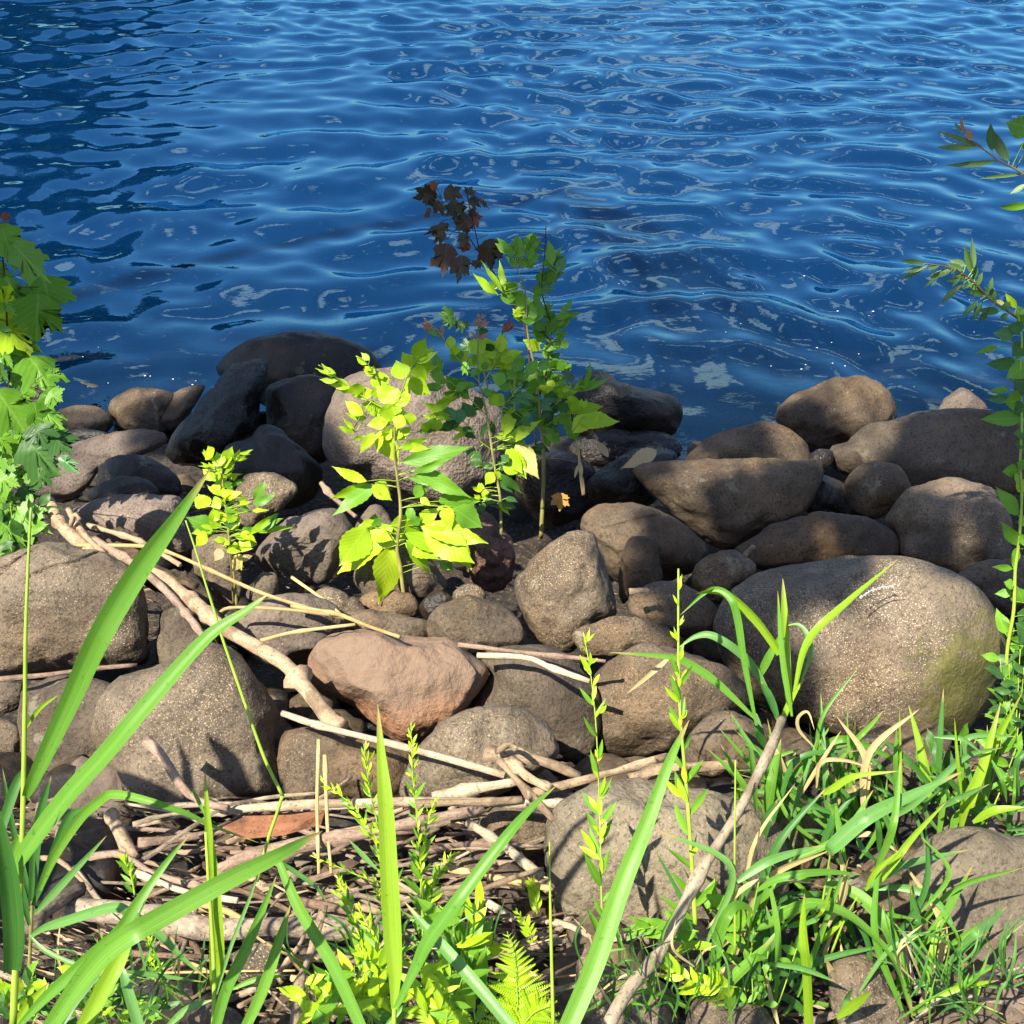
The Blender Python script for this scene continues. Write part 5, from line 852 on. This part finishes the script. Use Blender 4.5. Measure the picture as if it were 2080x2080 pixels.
def reed(name, label, base, bd, blades, stalks=(), cat='reed', group='tall reeds in the foreground'):
    root = empty(name, P(*base, bd), label, cat, group); k = 0
    for pts, r0, r1, d, m in stalks: branch(root, 'W', pts, r0, r1, d, M[m], 'stalk', 8)
    for bl in blades:
        pts, w, d, m = bl[:4]; kw = bl[4] if len(bl) > 4 else {}; k += 1
        ribbon(root, pts, w, d, m, 'leaf', seed=k * 13 + int(base[0]), **kw)
    return root
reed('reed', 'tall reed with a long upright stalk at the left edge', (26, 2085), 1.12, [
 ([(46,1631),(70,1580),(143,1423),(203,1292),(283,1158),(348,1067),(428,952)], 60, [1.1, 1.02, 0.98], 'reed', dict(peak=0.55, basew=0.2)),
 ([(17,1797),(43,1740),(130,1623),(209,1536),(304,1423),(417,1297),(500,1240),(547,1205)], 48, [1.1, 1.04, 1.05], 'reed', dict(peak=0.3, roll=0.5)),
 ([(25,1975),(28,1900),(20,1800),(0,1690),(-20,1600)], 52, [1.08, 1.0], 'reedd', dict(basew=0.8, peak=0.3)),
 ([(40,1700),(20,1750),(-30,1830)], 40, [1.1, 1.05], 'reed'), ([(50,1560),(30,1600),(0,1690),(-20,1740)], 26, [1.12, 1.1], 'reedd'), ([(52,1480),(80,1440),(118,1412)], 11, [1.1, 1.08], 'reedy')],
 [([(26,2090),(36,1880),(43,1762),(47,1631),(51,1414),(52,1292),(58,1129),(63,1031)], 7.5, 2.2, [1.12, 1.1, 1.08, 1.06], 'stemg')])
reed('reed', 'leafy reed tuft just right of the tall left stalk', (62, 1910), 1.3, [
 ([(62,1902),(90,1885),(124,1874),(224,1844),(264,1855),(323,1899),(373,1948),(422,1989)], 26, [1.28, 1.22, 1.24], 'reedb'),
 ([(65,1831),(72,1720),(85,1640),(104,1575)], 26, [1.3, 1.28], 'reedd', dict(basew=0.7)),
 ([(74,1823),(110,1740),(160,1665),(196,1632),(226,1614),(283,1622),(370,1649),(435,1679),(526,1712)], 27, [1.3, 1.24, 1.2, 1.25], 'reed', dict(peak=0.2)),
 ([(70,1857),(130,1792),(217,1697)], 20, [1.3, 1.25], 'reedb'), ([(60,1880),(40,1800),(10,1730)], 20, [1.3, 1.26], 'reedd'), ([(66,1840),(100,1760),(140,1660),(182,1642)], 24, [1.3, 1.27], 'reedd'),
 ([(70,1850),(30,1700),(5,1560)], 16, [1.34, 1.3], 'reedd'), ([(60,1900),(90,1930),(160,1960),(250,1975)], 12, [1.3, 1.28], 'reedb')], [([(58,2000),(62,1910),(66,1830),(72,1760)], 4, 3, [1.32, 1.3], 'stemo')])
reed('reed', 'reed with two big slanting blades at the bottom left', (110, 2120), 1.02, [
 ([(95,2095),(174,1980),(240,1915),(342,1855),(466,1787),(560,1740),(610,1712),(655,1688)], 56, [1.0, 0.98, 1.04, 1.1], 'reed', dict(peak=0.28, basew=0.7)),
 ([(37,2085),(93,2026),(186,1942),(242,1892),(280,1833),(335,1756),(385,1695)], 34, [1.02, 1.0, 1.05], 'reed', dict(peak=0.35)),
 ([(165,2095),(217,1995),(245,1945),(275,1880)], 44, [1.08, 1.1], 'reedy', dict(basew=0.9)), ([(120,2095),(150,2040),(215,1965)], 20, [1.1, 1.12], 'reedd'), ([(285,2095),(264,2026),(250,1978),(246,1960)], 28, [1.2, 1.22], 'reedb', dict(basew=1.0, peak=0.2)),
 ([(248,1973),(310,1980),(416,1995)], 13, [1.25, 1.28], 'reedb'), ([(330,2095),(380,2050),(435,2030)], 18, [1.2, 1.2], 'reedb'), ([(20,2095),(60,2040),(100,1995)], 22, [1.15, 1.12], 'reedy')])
reed('reed', 'upright reed with a yellow stem and flat blade left of the driftwood log', (433, 2090), 1.18, [
 ([(433,2010),(440,1960),(440,1900),(434,1790),(423,1680),(416,1562)], 38, [1.16, 1.15, 1.15], 'reedy', dict(peak=0.25, basew=0.4)),
 ([(437,2090),(460,2010),(497,1933),(528,1861),(562,1778)], 30, [1.12, 1.1], 'reed', dict(basew=0.9)), ([(497,2090),(534,2010),(565,1917),(590,1837)], 30, [1.14, 1.13], 'reed', dict(basew=0.9)),
 ([(440,2020),(470,1920),(505,1830),(530,1760)], 10, [1.2, 1.22], 'reedb'), ([(470,2010),(520,1990),(590,1980)], 14, [1.22, 1.22], 'reed'), ([(418,1660),(400,1620),(388,1600)], 10, [1.16, 1.16], 'reed')],
 [([(433,2095),(435,1980),(428,1850),(424,1800),(418,1690)], 5, 3, [1.15, 1.14], 'stemg')])
reed('reed', 'thin kinked reed stem crossing the long driftwood branch', (735, 2090), 1.22, [
 ([(735,2090),(674,1957),(609,1849),(574,1770),(550,1712)], 32, [1.16, 1.18, 1.2], 'reed', dict(basew=0.9, peak=0.3, roll=0.4)), ([(560,1745),(590,1765),(640,1800),(665,1835)], 12, [1.3, 1.34], 'reedb')],
 [([(522,1790),(543,1710),(560,1660),(574,1616)], 3.6, 3.6, [1.24, 1.22], 'stemg'), ([(574,1616),(539,1544),(500,1436),(452,1297),(435,1240),(417,1183),(395,1110),(377,1057)], 3.8, 1.6, [1.22, 1.2, 1.2], 'stemg')])
reed('reed', 'broad upright yellow-green reed blade in the bottom centre', (800, 2095), 1.12, [
 ([(800,2050),(802,1980),(798,1911),(791,1786),(783,1631),(775,1540),(767,1430)], 48, [1.1, 1.1, 1.12], 'reedy', dict(peak=0.42, basew=0.3)),
 ([(803,2050),(845,1962),(870,1911),(933,1824),(1026,1702),(1080,1640),(1130,1596)], 36, [1.1, 1.08, 1.14], 'reed', dict(peak=0.35, roll=0.3)),
 ([(775,2095),(833,2029)], 13, [1.12, 1.13], 'reed')], [([(800,2100),(801,2050),(801,2020)], 5, 5, [1.11, 1.11], 'stemg')])
reed('reed', 'bluish reed blade sloping down to the right beside the fern', (1045, 2095), 1.15, [([(1045,2095),(979,2013),(917,1942),(870,1889),(822,1832)], 32, [1.12, 1.16, 1.2], 'reedb', dict(basew=0.95)), ([(765,1765),(735,1735),(709,1706)], 13, [1.3, 1.3], 'reedb')])
reed('reed', 'long slanting green reed blade before the pale speckled boulder', (1150, 2095), 1.05, [([(1148,2100),(1209,1957),(1261,1805),(1313,1675),(1361,1544),(1400,1462)], 52, [1.02, 1.06, 1.12], 'reed', dict(basew=0.95, peak=0.2))])
reed('reed', 'single thin green reed stem right of the fern', (1124, 2095), 1.2, [], [([(1124,2095),(1119,1892),(1117,1790),(1116,1710)], 4, 1.2, [1.2, 1.2], 'stemg')])

def W_(fr, *p): return [px(fr, *q) for q in p]
def clump(label, base, bd, blades, fill, group='grass clumps by the big boulders', seed=0, ww=(6, 14)):
    root = empty('grass_clump', P(*base, bd), label, 'grass', group); rng = random.Random(seed)
    for k, bl in enumerate(blades):
        pts, w, m = bl[:3]; d = bd + rng.uniform(-0.10, 0.06); kw = dict(bl[3]) if len(bl) > 3 else {}
        kw.setdefault('roll', rng.gauss(0, 0.35)); ribbon(root, pts, w, [d, d - rng.uniform(0, 0.06), d + rng.uniform(-0.08, 0.04)], m, 'blade', seed=k * 7 + seed, **kw)
    for k in range(fill[0]):
        x0, y0, x1, y1, l0, l1 = fill[1]; bx, by = rng.uniform(x0, x1), rng.uniform(y0, y1); ln = rng.uniform(l0, l1); a = -math.pi / 2 + rng.gauss(0, 0.6); bnd = rng.gauss(0, 0.75)
        m1 = (bx + math.cos(a) * ln * 0.5, by + math.sin(a) * ln * 0.5); tp = (m1[0] + math.cos(a + bnd) * ln * 0.5, m1[1] + math.sin(a + bnd) * ln * 0.5); d = bd + rng.uniform(-0.04, 0.12)
        ribbon(root, [(bx, by), m1, tp], rng.uniform(*ww), [d, d - 0.03, d - 0.03], rng.choice(['reed', 'reedd', 'reedd', 'reed', 'reed', 'reedd', 'reedb', 'dryb']), 'blade', seed=k + 500 + seed, roll=rng.gauss(0, 0.5))
    return root
G = 'reed'
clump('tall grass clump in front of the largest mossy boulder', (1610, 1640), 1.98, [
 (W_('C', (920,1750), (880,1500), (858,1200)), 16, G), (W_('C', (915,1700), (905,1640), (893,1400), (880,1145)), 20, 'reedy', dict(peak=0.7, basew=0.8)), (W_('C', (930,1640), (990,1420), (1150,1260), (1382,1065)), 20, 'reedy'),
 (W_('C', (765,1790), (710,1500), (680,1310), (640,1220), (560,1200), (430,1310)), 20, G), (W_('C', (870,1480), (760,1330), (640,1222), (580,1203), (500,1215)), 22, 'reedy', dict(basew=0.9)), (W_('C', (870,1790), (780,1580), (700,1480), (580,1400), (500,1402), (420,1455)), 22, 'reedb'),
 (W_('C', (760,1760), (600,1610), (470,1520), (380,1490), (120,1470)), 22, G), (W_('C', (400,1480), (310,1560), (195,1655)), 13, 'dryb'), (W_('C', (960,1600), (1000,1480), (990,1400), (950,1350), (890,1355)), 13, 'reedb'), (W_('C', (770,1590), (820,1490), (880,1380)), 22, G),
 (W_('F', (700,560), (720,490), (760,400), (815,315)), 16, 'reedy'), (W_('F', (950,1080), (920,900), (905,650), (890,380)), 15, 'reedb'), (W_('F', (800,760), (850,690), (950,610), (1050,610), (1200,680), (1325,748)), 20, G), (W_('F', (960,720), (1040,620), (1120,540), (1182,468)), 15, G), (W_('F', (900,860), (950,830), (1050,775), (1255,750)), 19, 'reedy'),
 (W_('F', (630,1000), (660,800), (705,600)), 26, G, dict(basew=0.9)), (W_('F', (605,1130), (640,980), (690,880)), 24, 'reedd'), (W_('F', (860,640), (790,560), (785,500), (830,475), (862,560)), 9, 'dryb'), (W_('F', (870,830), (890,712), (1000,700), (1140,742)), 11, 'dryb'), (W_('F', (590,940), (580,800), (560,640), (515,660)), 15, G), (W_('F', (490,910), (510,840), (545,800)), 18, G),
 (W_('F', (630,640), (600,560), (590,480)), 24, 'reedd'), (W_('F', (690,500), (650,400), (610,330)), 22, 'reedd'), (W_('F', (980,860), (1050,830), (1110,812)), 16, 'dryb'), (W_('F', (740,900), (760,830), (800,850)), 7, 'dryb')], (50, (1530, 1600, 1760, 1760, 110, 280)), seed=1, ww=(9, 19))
clump('grass clump between the mossy boulder and the pale corner boulder', (1890, 1690), 2.02, [
 (W_('F', (1400,880), (1390,800), (1350,620), (1300,438)), 22, 'reedy'), (W_('F', (1240,920), (1240,700), (1245,550)), 13, G), (W_('F', (1268,900), (1262,650), (1257,455)), 7, 'reedy'), (W_('F', (1545,1020), (1570,900), (1640,750), (1732,428)), 28, 'reedy', dict(peak=0.5)), (W_('F', (1580,960), (1600,880), (1700,640), (1836,374)), 20, 'reedy'),
 (W_('F', (1550,880), (1530,700), (1515,500)), 9, 'reedy'), (W_('F', (1600,990), (1700,935), (1850,918)), 22, 'reedy'), (W_('F', (1420,590), (1550,600), (1640,665)), 12, 'reedb'), (W_('F', (1690,700), (1740,800), (1760,900)), 12, G), (W_('F', (1680,720), (1760,780), (1815,880)), 12, G), (W_('F', (1780,1000), (1795,850), (1800,710)), 8, G),
 (W_('F', (1430,930), (1530,880), (1680,810)), 16, 'reedb'), (W_('F', (1200,980), (1330,900), (1560,690), (1740,640)), 18, 'reedb'), (W_('F', (1440,850), (1520,880), (1600,900)), 16, G), (W_('F', (1650,1140), (1720,1080), (1840,980)), 12, G), (W_('F', (1510,1020), (1530,960), (1560,930)), 16, G)], (34, (1760, 1580, 2070, 1740, 90, 220)), seed=2, ww=(8, 17))
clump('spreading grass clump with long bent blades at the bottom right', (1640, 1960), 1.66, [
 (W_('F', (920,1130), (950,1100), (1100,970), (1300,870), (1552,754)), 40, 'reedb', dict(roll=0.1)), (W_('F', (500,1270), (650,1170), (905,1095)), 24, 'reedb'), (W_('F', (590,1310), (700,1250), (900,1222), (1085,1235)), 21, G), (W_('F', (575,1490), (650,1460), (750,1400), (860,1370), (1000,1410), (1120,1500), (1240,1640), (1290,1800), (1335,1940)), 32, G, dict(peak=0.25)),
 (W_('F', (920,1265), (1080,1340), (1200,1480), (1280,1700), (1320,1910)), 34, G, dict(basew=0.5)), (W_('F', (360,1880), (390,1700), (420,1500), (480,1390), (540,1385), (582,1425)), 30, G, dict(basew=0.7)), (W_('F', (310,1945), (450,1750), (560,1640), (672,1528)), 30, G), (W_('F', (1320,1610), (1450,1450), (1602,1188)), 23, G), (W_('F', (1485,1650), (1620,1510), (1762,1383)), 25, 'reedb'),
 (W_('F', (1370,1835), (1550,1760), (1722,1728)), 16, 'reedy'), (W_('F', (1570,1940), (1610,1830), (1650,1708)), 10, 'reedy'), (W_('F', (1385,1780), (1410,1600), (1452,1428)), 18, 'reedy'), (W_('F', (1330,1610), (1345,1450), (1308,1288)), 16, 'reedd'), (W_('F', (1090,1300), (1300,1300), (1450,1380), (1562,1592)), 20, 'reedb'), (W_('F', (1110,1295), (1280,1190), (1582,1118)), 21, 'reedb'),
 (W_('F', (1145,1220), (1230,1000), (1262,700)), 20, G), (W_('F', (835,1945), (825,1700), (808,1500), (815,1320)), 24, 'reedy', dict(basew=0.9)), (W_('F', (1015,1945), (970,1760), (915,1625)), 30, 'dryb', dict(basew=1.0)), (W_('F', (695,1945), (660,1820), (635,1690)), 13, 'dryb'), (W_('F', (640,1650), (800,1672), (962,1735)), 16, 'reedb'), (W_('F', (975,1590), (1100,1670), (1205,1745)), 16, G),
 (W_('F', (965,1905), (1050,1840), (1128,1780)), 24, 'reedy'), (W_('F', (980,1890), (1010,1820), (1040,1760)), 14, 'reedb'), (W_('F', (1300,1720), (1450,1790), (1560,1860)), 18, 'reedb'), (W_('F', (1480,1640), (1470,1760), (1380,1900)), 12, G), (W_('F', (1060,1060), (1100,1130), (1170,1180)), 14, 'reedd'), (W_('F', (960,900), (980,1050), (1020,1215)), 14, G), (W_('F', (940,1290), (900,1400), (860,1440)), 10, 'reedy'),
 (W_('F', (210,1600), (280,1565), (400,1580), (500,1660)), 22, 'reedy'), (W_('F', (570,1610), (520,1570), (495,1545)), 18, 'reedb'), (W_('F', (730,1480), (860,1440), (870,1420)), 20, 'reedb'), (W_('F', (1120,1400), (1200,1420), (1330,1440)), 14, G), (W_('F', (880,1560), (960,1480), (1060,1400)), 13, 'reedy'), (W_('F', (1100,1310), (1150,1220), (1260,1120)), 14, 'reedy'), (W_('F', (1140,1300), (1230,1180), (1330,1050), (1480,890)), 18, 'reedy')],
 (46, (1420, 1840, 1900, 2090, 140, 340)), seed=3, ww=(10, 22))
for k_, (lab, bx_, dd_, nn_) in enumerate((('fine grass tuft at the bottom edge below the leaning stick', (1180, 1960, 1500, 2080, 60, 170), 1.5, 50), ('fine grass tuft low among the left reeds', (120, 1980, 420, 2090, 60, 190), 1.3, 50), ('fine grass tuft in the bottom right corner', (1820, 1960, 2060, 2090, 60, 180), 1.55, 50), ('fine grass tuft behind the bottom centre weeds', (600, 1900, 1000, 2060, 60, 170), 1.52, 50))):
    clump(lab, ((bx_[0] + bx_[2]) / 2, bx_[3]), dd_, [], (nn_, bx_), seed=60 + k_, group='fine grass tufts', ww=(4, 9))
for o_ in (('F', [(490,1610), (488,1200), (492,700)]), ('F', [(545,1590), (570,1420), (605,1250)]), ('F', [(890,1420), (920,1230), (945,1080)]), ('F', [(940,1600), (1000,1450), (1060,1340)])):
    gr = [o for o in col.objects if o.name == 'grass_clump.002'][0]; branch(gr, o_[0], o_[1], 2.6, 1.6, [1.66, 1.6], M['stemg'], 'stalk', 6)
# ================================================================ small things
def single_leaf(label, fr, b, t, w, d, m, kind='maple', name='dead_leaf', roll=0.3):
    root_b = P(*px(fr, *b), d); tmp = empty('tmp', root_b, '', ''); o = put_leaf(tmp, px(fr, *b), px(fr, *t), w / FR[fr][2], d, d + 0.01, m, kind, roll, name)
    mb = o.matrix_basis.copy(); mb.translation = root_b; o.parent = None; o.matrix_basis = mb; bpy.data.objects.remove(tmp); tag(o, label, 'leaf', 'fallen leaves')
M['orange'] = plain_mat('orange_dead_leaf', (0.50, 0.20, 0.04), (0.62, 0.36, 0.10), 40, 0.7, 0.2, 0.3)
single_leaf('curled orange dead leaf in the dark gap behind the sapling stems', 'I', (1280, 1530), (1270, 1720), 170, 3.25, 'orange')
single_leaf('pale brown dead leaf lying on the black wet stone', 'C', (330, 590), (170, 670), 70, 3.42, 'b', 'ovate')
single_leaf('grey curled dead leaf in the shaded gap', 'C', (120, 620), (70, 545), 30, 3.45, 'b', 'lance')
hp = empty('withered_weed', P(*px('I', 1470, 1580), 3.3), 'withered tan weed stalk hanging in the shaded gap', 'weed'); branch(hp, 'I', [(1480,1570), (1450,1350), (1440,1180), (1430,1150)], 3.5, 2, [3.3, 3.3], M['straw'])
for a_ in ((1360, 1145, 34), (1500, 1090, 30), (1420, 1090, 26), (1490, 1150, 30), (1400, 1200, 24)): put_leaf(hp, px('I', 1430, 1165), px('I', a_[0], a_[1]), 5, 3.3, 3.28, 'b', 'lance')
for a_ in ((1440, 1300, 1400, 1420), (1450, 1350, 1490, 1560), (1445, 1260, 1470, 1420)): put_leaf(hp, px('I', *a_[:2]), px('I', *a_[2:]), 7, 3.3, 3.29, 'b', 'lance')
M['feather'] = plain_mat('white_feather', (0.38, 0.37, 0.36), (0.5, 0.5, 0.5), 60, 0.8, 0.1, 0.2)
fe = empty('feather', P(*px('C', 1210, 1235), 2.5), 'white downy feather stuck on top of the largest boulder', 'feather'); fe_pts = [(1215,1232),(1280,1195),(1340,1185),(1400,1195)]; branch(fe, 'C', fe_pts, 1.2, 0.8, [2.5, 2.56], M['feather'], 'quill')
for k in range(16):
    q = catmull(fe_pts, 20)[k]; 
    for s in (-1, 1): put_leaf(fe, px('C', *q), px('C', q[0] + BR.uniform(-6, 18), q[1] + s * BR.uniform(4, 9)), 2.5, 2.53 + k * 0.003, 2.53 + k * 0.003, 'feather', 'lance', 0.2, 'barb')
# ================================================================ trees: the one overhead that shades the back stones, and those on the far shore
M['treeleaf'] = plain_mat('tree_foliage', (0.02, 0.045, 0.008), (0.04, 0.08, 0.012), 3, 0.5, 0.3, 0.25)
M['treebark'] = plain_mat('tree_bark', (0.05, 0.036, 0.026), (0.12, 0.09, 0.065), 12, 0.9, 0.1)
def leaf_cloud(specs, seed, size):
    rng = np.random.RandomState(seed); V = []; Fc = []
    for c, r, n, sq in specs:
        for _ in range(n):
            v = rng.normal(size=3); v /= np.linalg.norm(v); v *= rng.rand() ** 0.45; p = np.array(c) + v * np.array((r, r, r * sq)); s = size * rng.uniform(0.6, 1.3)
            a = rng.normal(size=3); a /= np.linalg.norm(a); b = np.cross(a, rng.normal(size=3)); b /= np.linalg.norm(b); nn = np.cross(a, b); i = len(V)
            V += [p - a * s, p + b * s * 0.42 - a * s * 0.15, p + b * s * 0.3 + a * s * 0.5, p + a * s, p - b * s * 0.3 + a * s * 0.5, p - b * s * 0.42 - a * s * 0.15]; Fc.append(tuple(range(i, i + 6)))
    return V, Fc
def shade_tree():
    specs = []; ends = []
    for x, y, dd, r, h, n in SHADE:
        g = P(x, y, dd); t = (h - g.z) / SUNV.z; c = g + SUNV * t; specs.append((tuple(c), r, n, 0.6)); ends.append(c)
    base = Vector((-7.4, 0.9, gz(0.9) - 0.1)); root = empty('shade_tree', base, 'tall leafy tree left of the view whose branches shade the back stones', 'tree')
    top = Vector((-7.0, 1.0, 7.4)); c = catmull([tuple(base), (-7.3, 0.9, 3.0), (-7.15, 0.95, 5.2), tuple(top)], 16); link('trunk', tube_mesh(c - np.array(base), np.linspace(0.26, 0.10, 16), M['treebark'], 12, 0.08, 3), root)
    hub = Vector((-3.4, 3.5, 7.7)); q = catmull([tuple(c[12]), (-5.4, 2.4, 7.4), tuple(hub)], 14); link('limb', tube_mesh(q - q[0], np.linspace(0.08, 0.04, 14), M['treebark'], 9, 0.05, 77), root, Vector(q[0]) - base)
    for k, e in enumerate(ends):
        far = e.x > -3.7; s = hub if far else Vector(c[9 + k % 6]); mid = (s + e) / 2 + Vector((0, 0.3 if far else 0, 0.4)); q = catmull([tuple(s), tuple(mid), tuple(e)], 12); link('limb', tube_mesh(q - q[0], np.linspace(0.018 if far else 0.035, 0.004, 12), M['treebark'], 6, 0.05, k), root, Vector(q[0]) - base)
    V, Fc = leaf_cloud(specs, 5, 0.075); me = mesh_np('crown', [v - np.array(base) for v in V], Fc, M['treeleaf'], False); link('crown', me, root)
SHADE = [  # what lies in shade: x, y in the picture and its distance; radius and height of the bough, leaves
 (560, 690, 4.6, 0.40, 6.4, 1500), (480, 700, 4.6, 0.30, 6.4, 800), (650, 720, 4.6, 0.26, 6.4, 700), (430, 860, 3.8, 0.22, 6.2, 900), (480, 770, 3.9, 0.28, 6.3, 1000), (610, 830, 4.0, 0.16, 6.2, 600), (550, 920, 3.5, 0.2, 6.0, 900), (490, 900, 3.6, 0.2, 6.0, 600), (270, 820, 4.4, 0.15, 6.2, 260), (350, 800, 4.4, 0.16, 6.2, 300), (280, 950, 3.45, 0.13, 5.8, 300),
 (1340, 890, 4.0, 0.16, 6.6, 300), (1220, 980, 3.6, 0.16, 6.4, 450), (1140, 1000, 3.65, 0.13, 6.4, 260), (1290, 930, 3.5, 0.17, 6.4, 400), (930, 470, 3.45, 0.17, 6.6, 420), 
 (1960, 900, 3.6, 0.20, 6.6, 520), (2040, 860, 3.6, 0.22, 6.8, 500), (1870, 920, 3.55, 0.10, 6.4, 170), (1820, 965, 3.5, 0.10, 6.3, 150), (1800, 985, 3.3, 0.09, 6.2, 140), (1620, 980, 3.2, 0.15, 6.2, 400), (1530, 1020, 3.15, 0.15, 6.0, 340), (1480, 870, 3.7, 0.12, 6.2, 130), (1620, 870, 4.05, 0.14, 6.4, 240), (1560, 1080, 3.0, 0.11, 6.0, 200), (1760, 1085, 3.0, 0.10, 6.2, 160),
 (1835, 1040, 3.05, 0.12, 6.2, 280), (2055, 1050, 3.0, 0.12, 6.6, 160), (1385, 1085, 3.0, 0.12, 6.0, 220), (1330, 1150, 2.85, 0.10, 6.0, 140), (1410, 1220, 2.6, 0.10, 6.0, 150), (1560, 1180, 2.7, 0.12, 6.2, 260), (1660, 1155, 2.7, 0.11, 6.2, 220), (1480, 1260, 2.7, 0.10, 6.0, 190), (2025, 1180, 2.9, 0.13, 6.5, 260), (1500, 1150, 2.9, 0.10, 6.0, 150), (1560, 1340, 2.5, 0.07, 6.0, 80)]
shade_tree()
def far_tree(loc, h, r, label, seed):
    root = empty('far_tree', loc, label, 'tree', 'trees on the far shore'); c = catmull([(0, 0, 0), (0.1, 0, h * 0.4), (0, 0.1, h * 0.85)], 10); link('trunk', tube_mesh(c, np.linspace(0.4, 0.12, 10), M['treebark'], 9, 0.05, seed), root); rng = np.random.RandomState(seed)
    specs = [((rng.normal() * r * 0.45, rng.normal() * r * 0.45, h * rng.uniform(0.28, 0.95)), r * rng.uniform(0.35, 0.6), 260, 0.8) for _ in range(15)]; V, Fc = leaf_cloud(specs, seed, 0.42); link('crown', mesh_np('crown', V, Fc, M['treeleaf'], False), root)
for k, (x, y, h, r) in enumerate([(-18.8, 37, 13, 3.6), (-16.2, 39, 10, 3), (-11.8, 41, 4.5, 1.8), (-22.5, 35, 12.5, 4), (-27, 33, 13, 4.5), (-13.9, 40, 7, 2.4)]): far_tree((x, y, 0.35), h, r, ('tallest broad tree on the far left shore', 'middle tree on the far left shore', 'smallest tree at the right end of the far row', 'second tree from the left on the far shore', 'leftmost tree on the far shore', 'medium tree next to the smallest one on the far shore')[k], 40 + k)

def foam():
    rng = np.random.RandomState(8); V = []; Fc = []; v0, f0 = ico(1)
    for k in range(60):
        x = rng.uniform(1250, 2080) if k < 45 else rng.uniform(80, 420); y = rng.uniform(560, 800) if k < 45 else rng.uniform(700, 790); r = ray(x, y); d = -CAM.z / r.z; p = np.array(CAM + r * d); s = rng.uniform(0.0012, 0.0035); b = len(V)
        if p[1] < 4.15: continue
        V += list(v0 * np.array((s * rng.uniform(1, 2.4), s, s * 0.5)) + p); Fc += [tuple(i + b for i in f) for f in f0]
    o = link('foam_flecks', mesh_np('foam_flecks', V, Fc, plain_mat('foam', (0.7, 0.72, 0.72), (0.8, 0.8, 0.8)))); tag(o, 'tiny white foam flecks floating near the shore stones', kind='stuff')
foam()
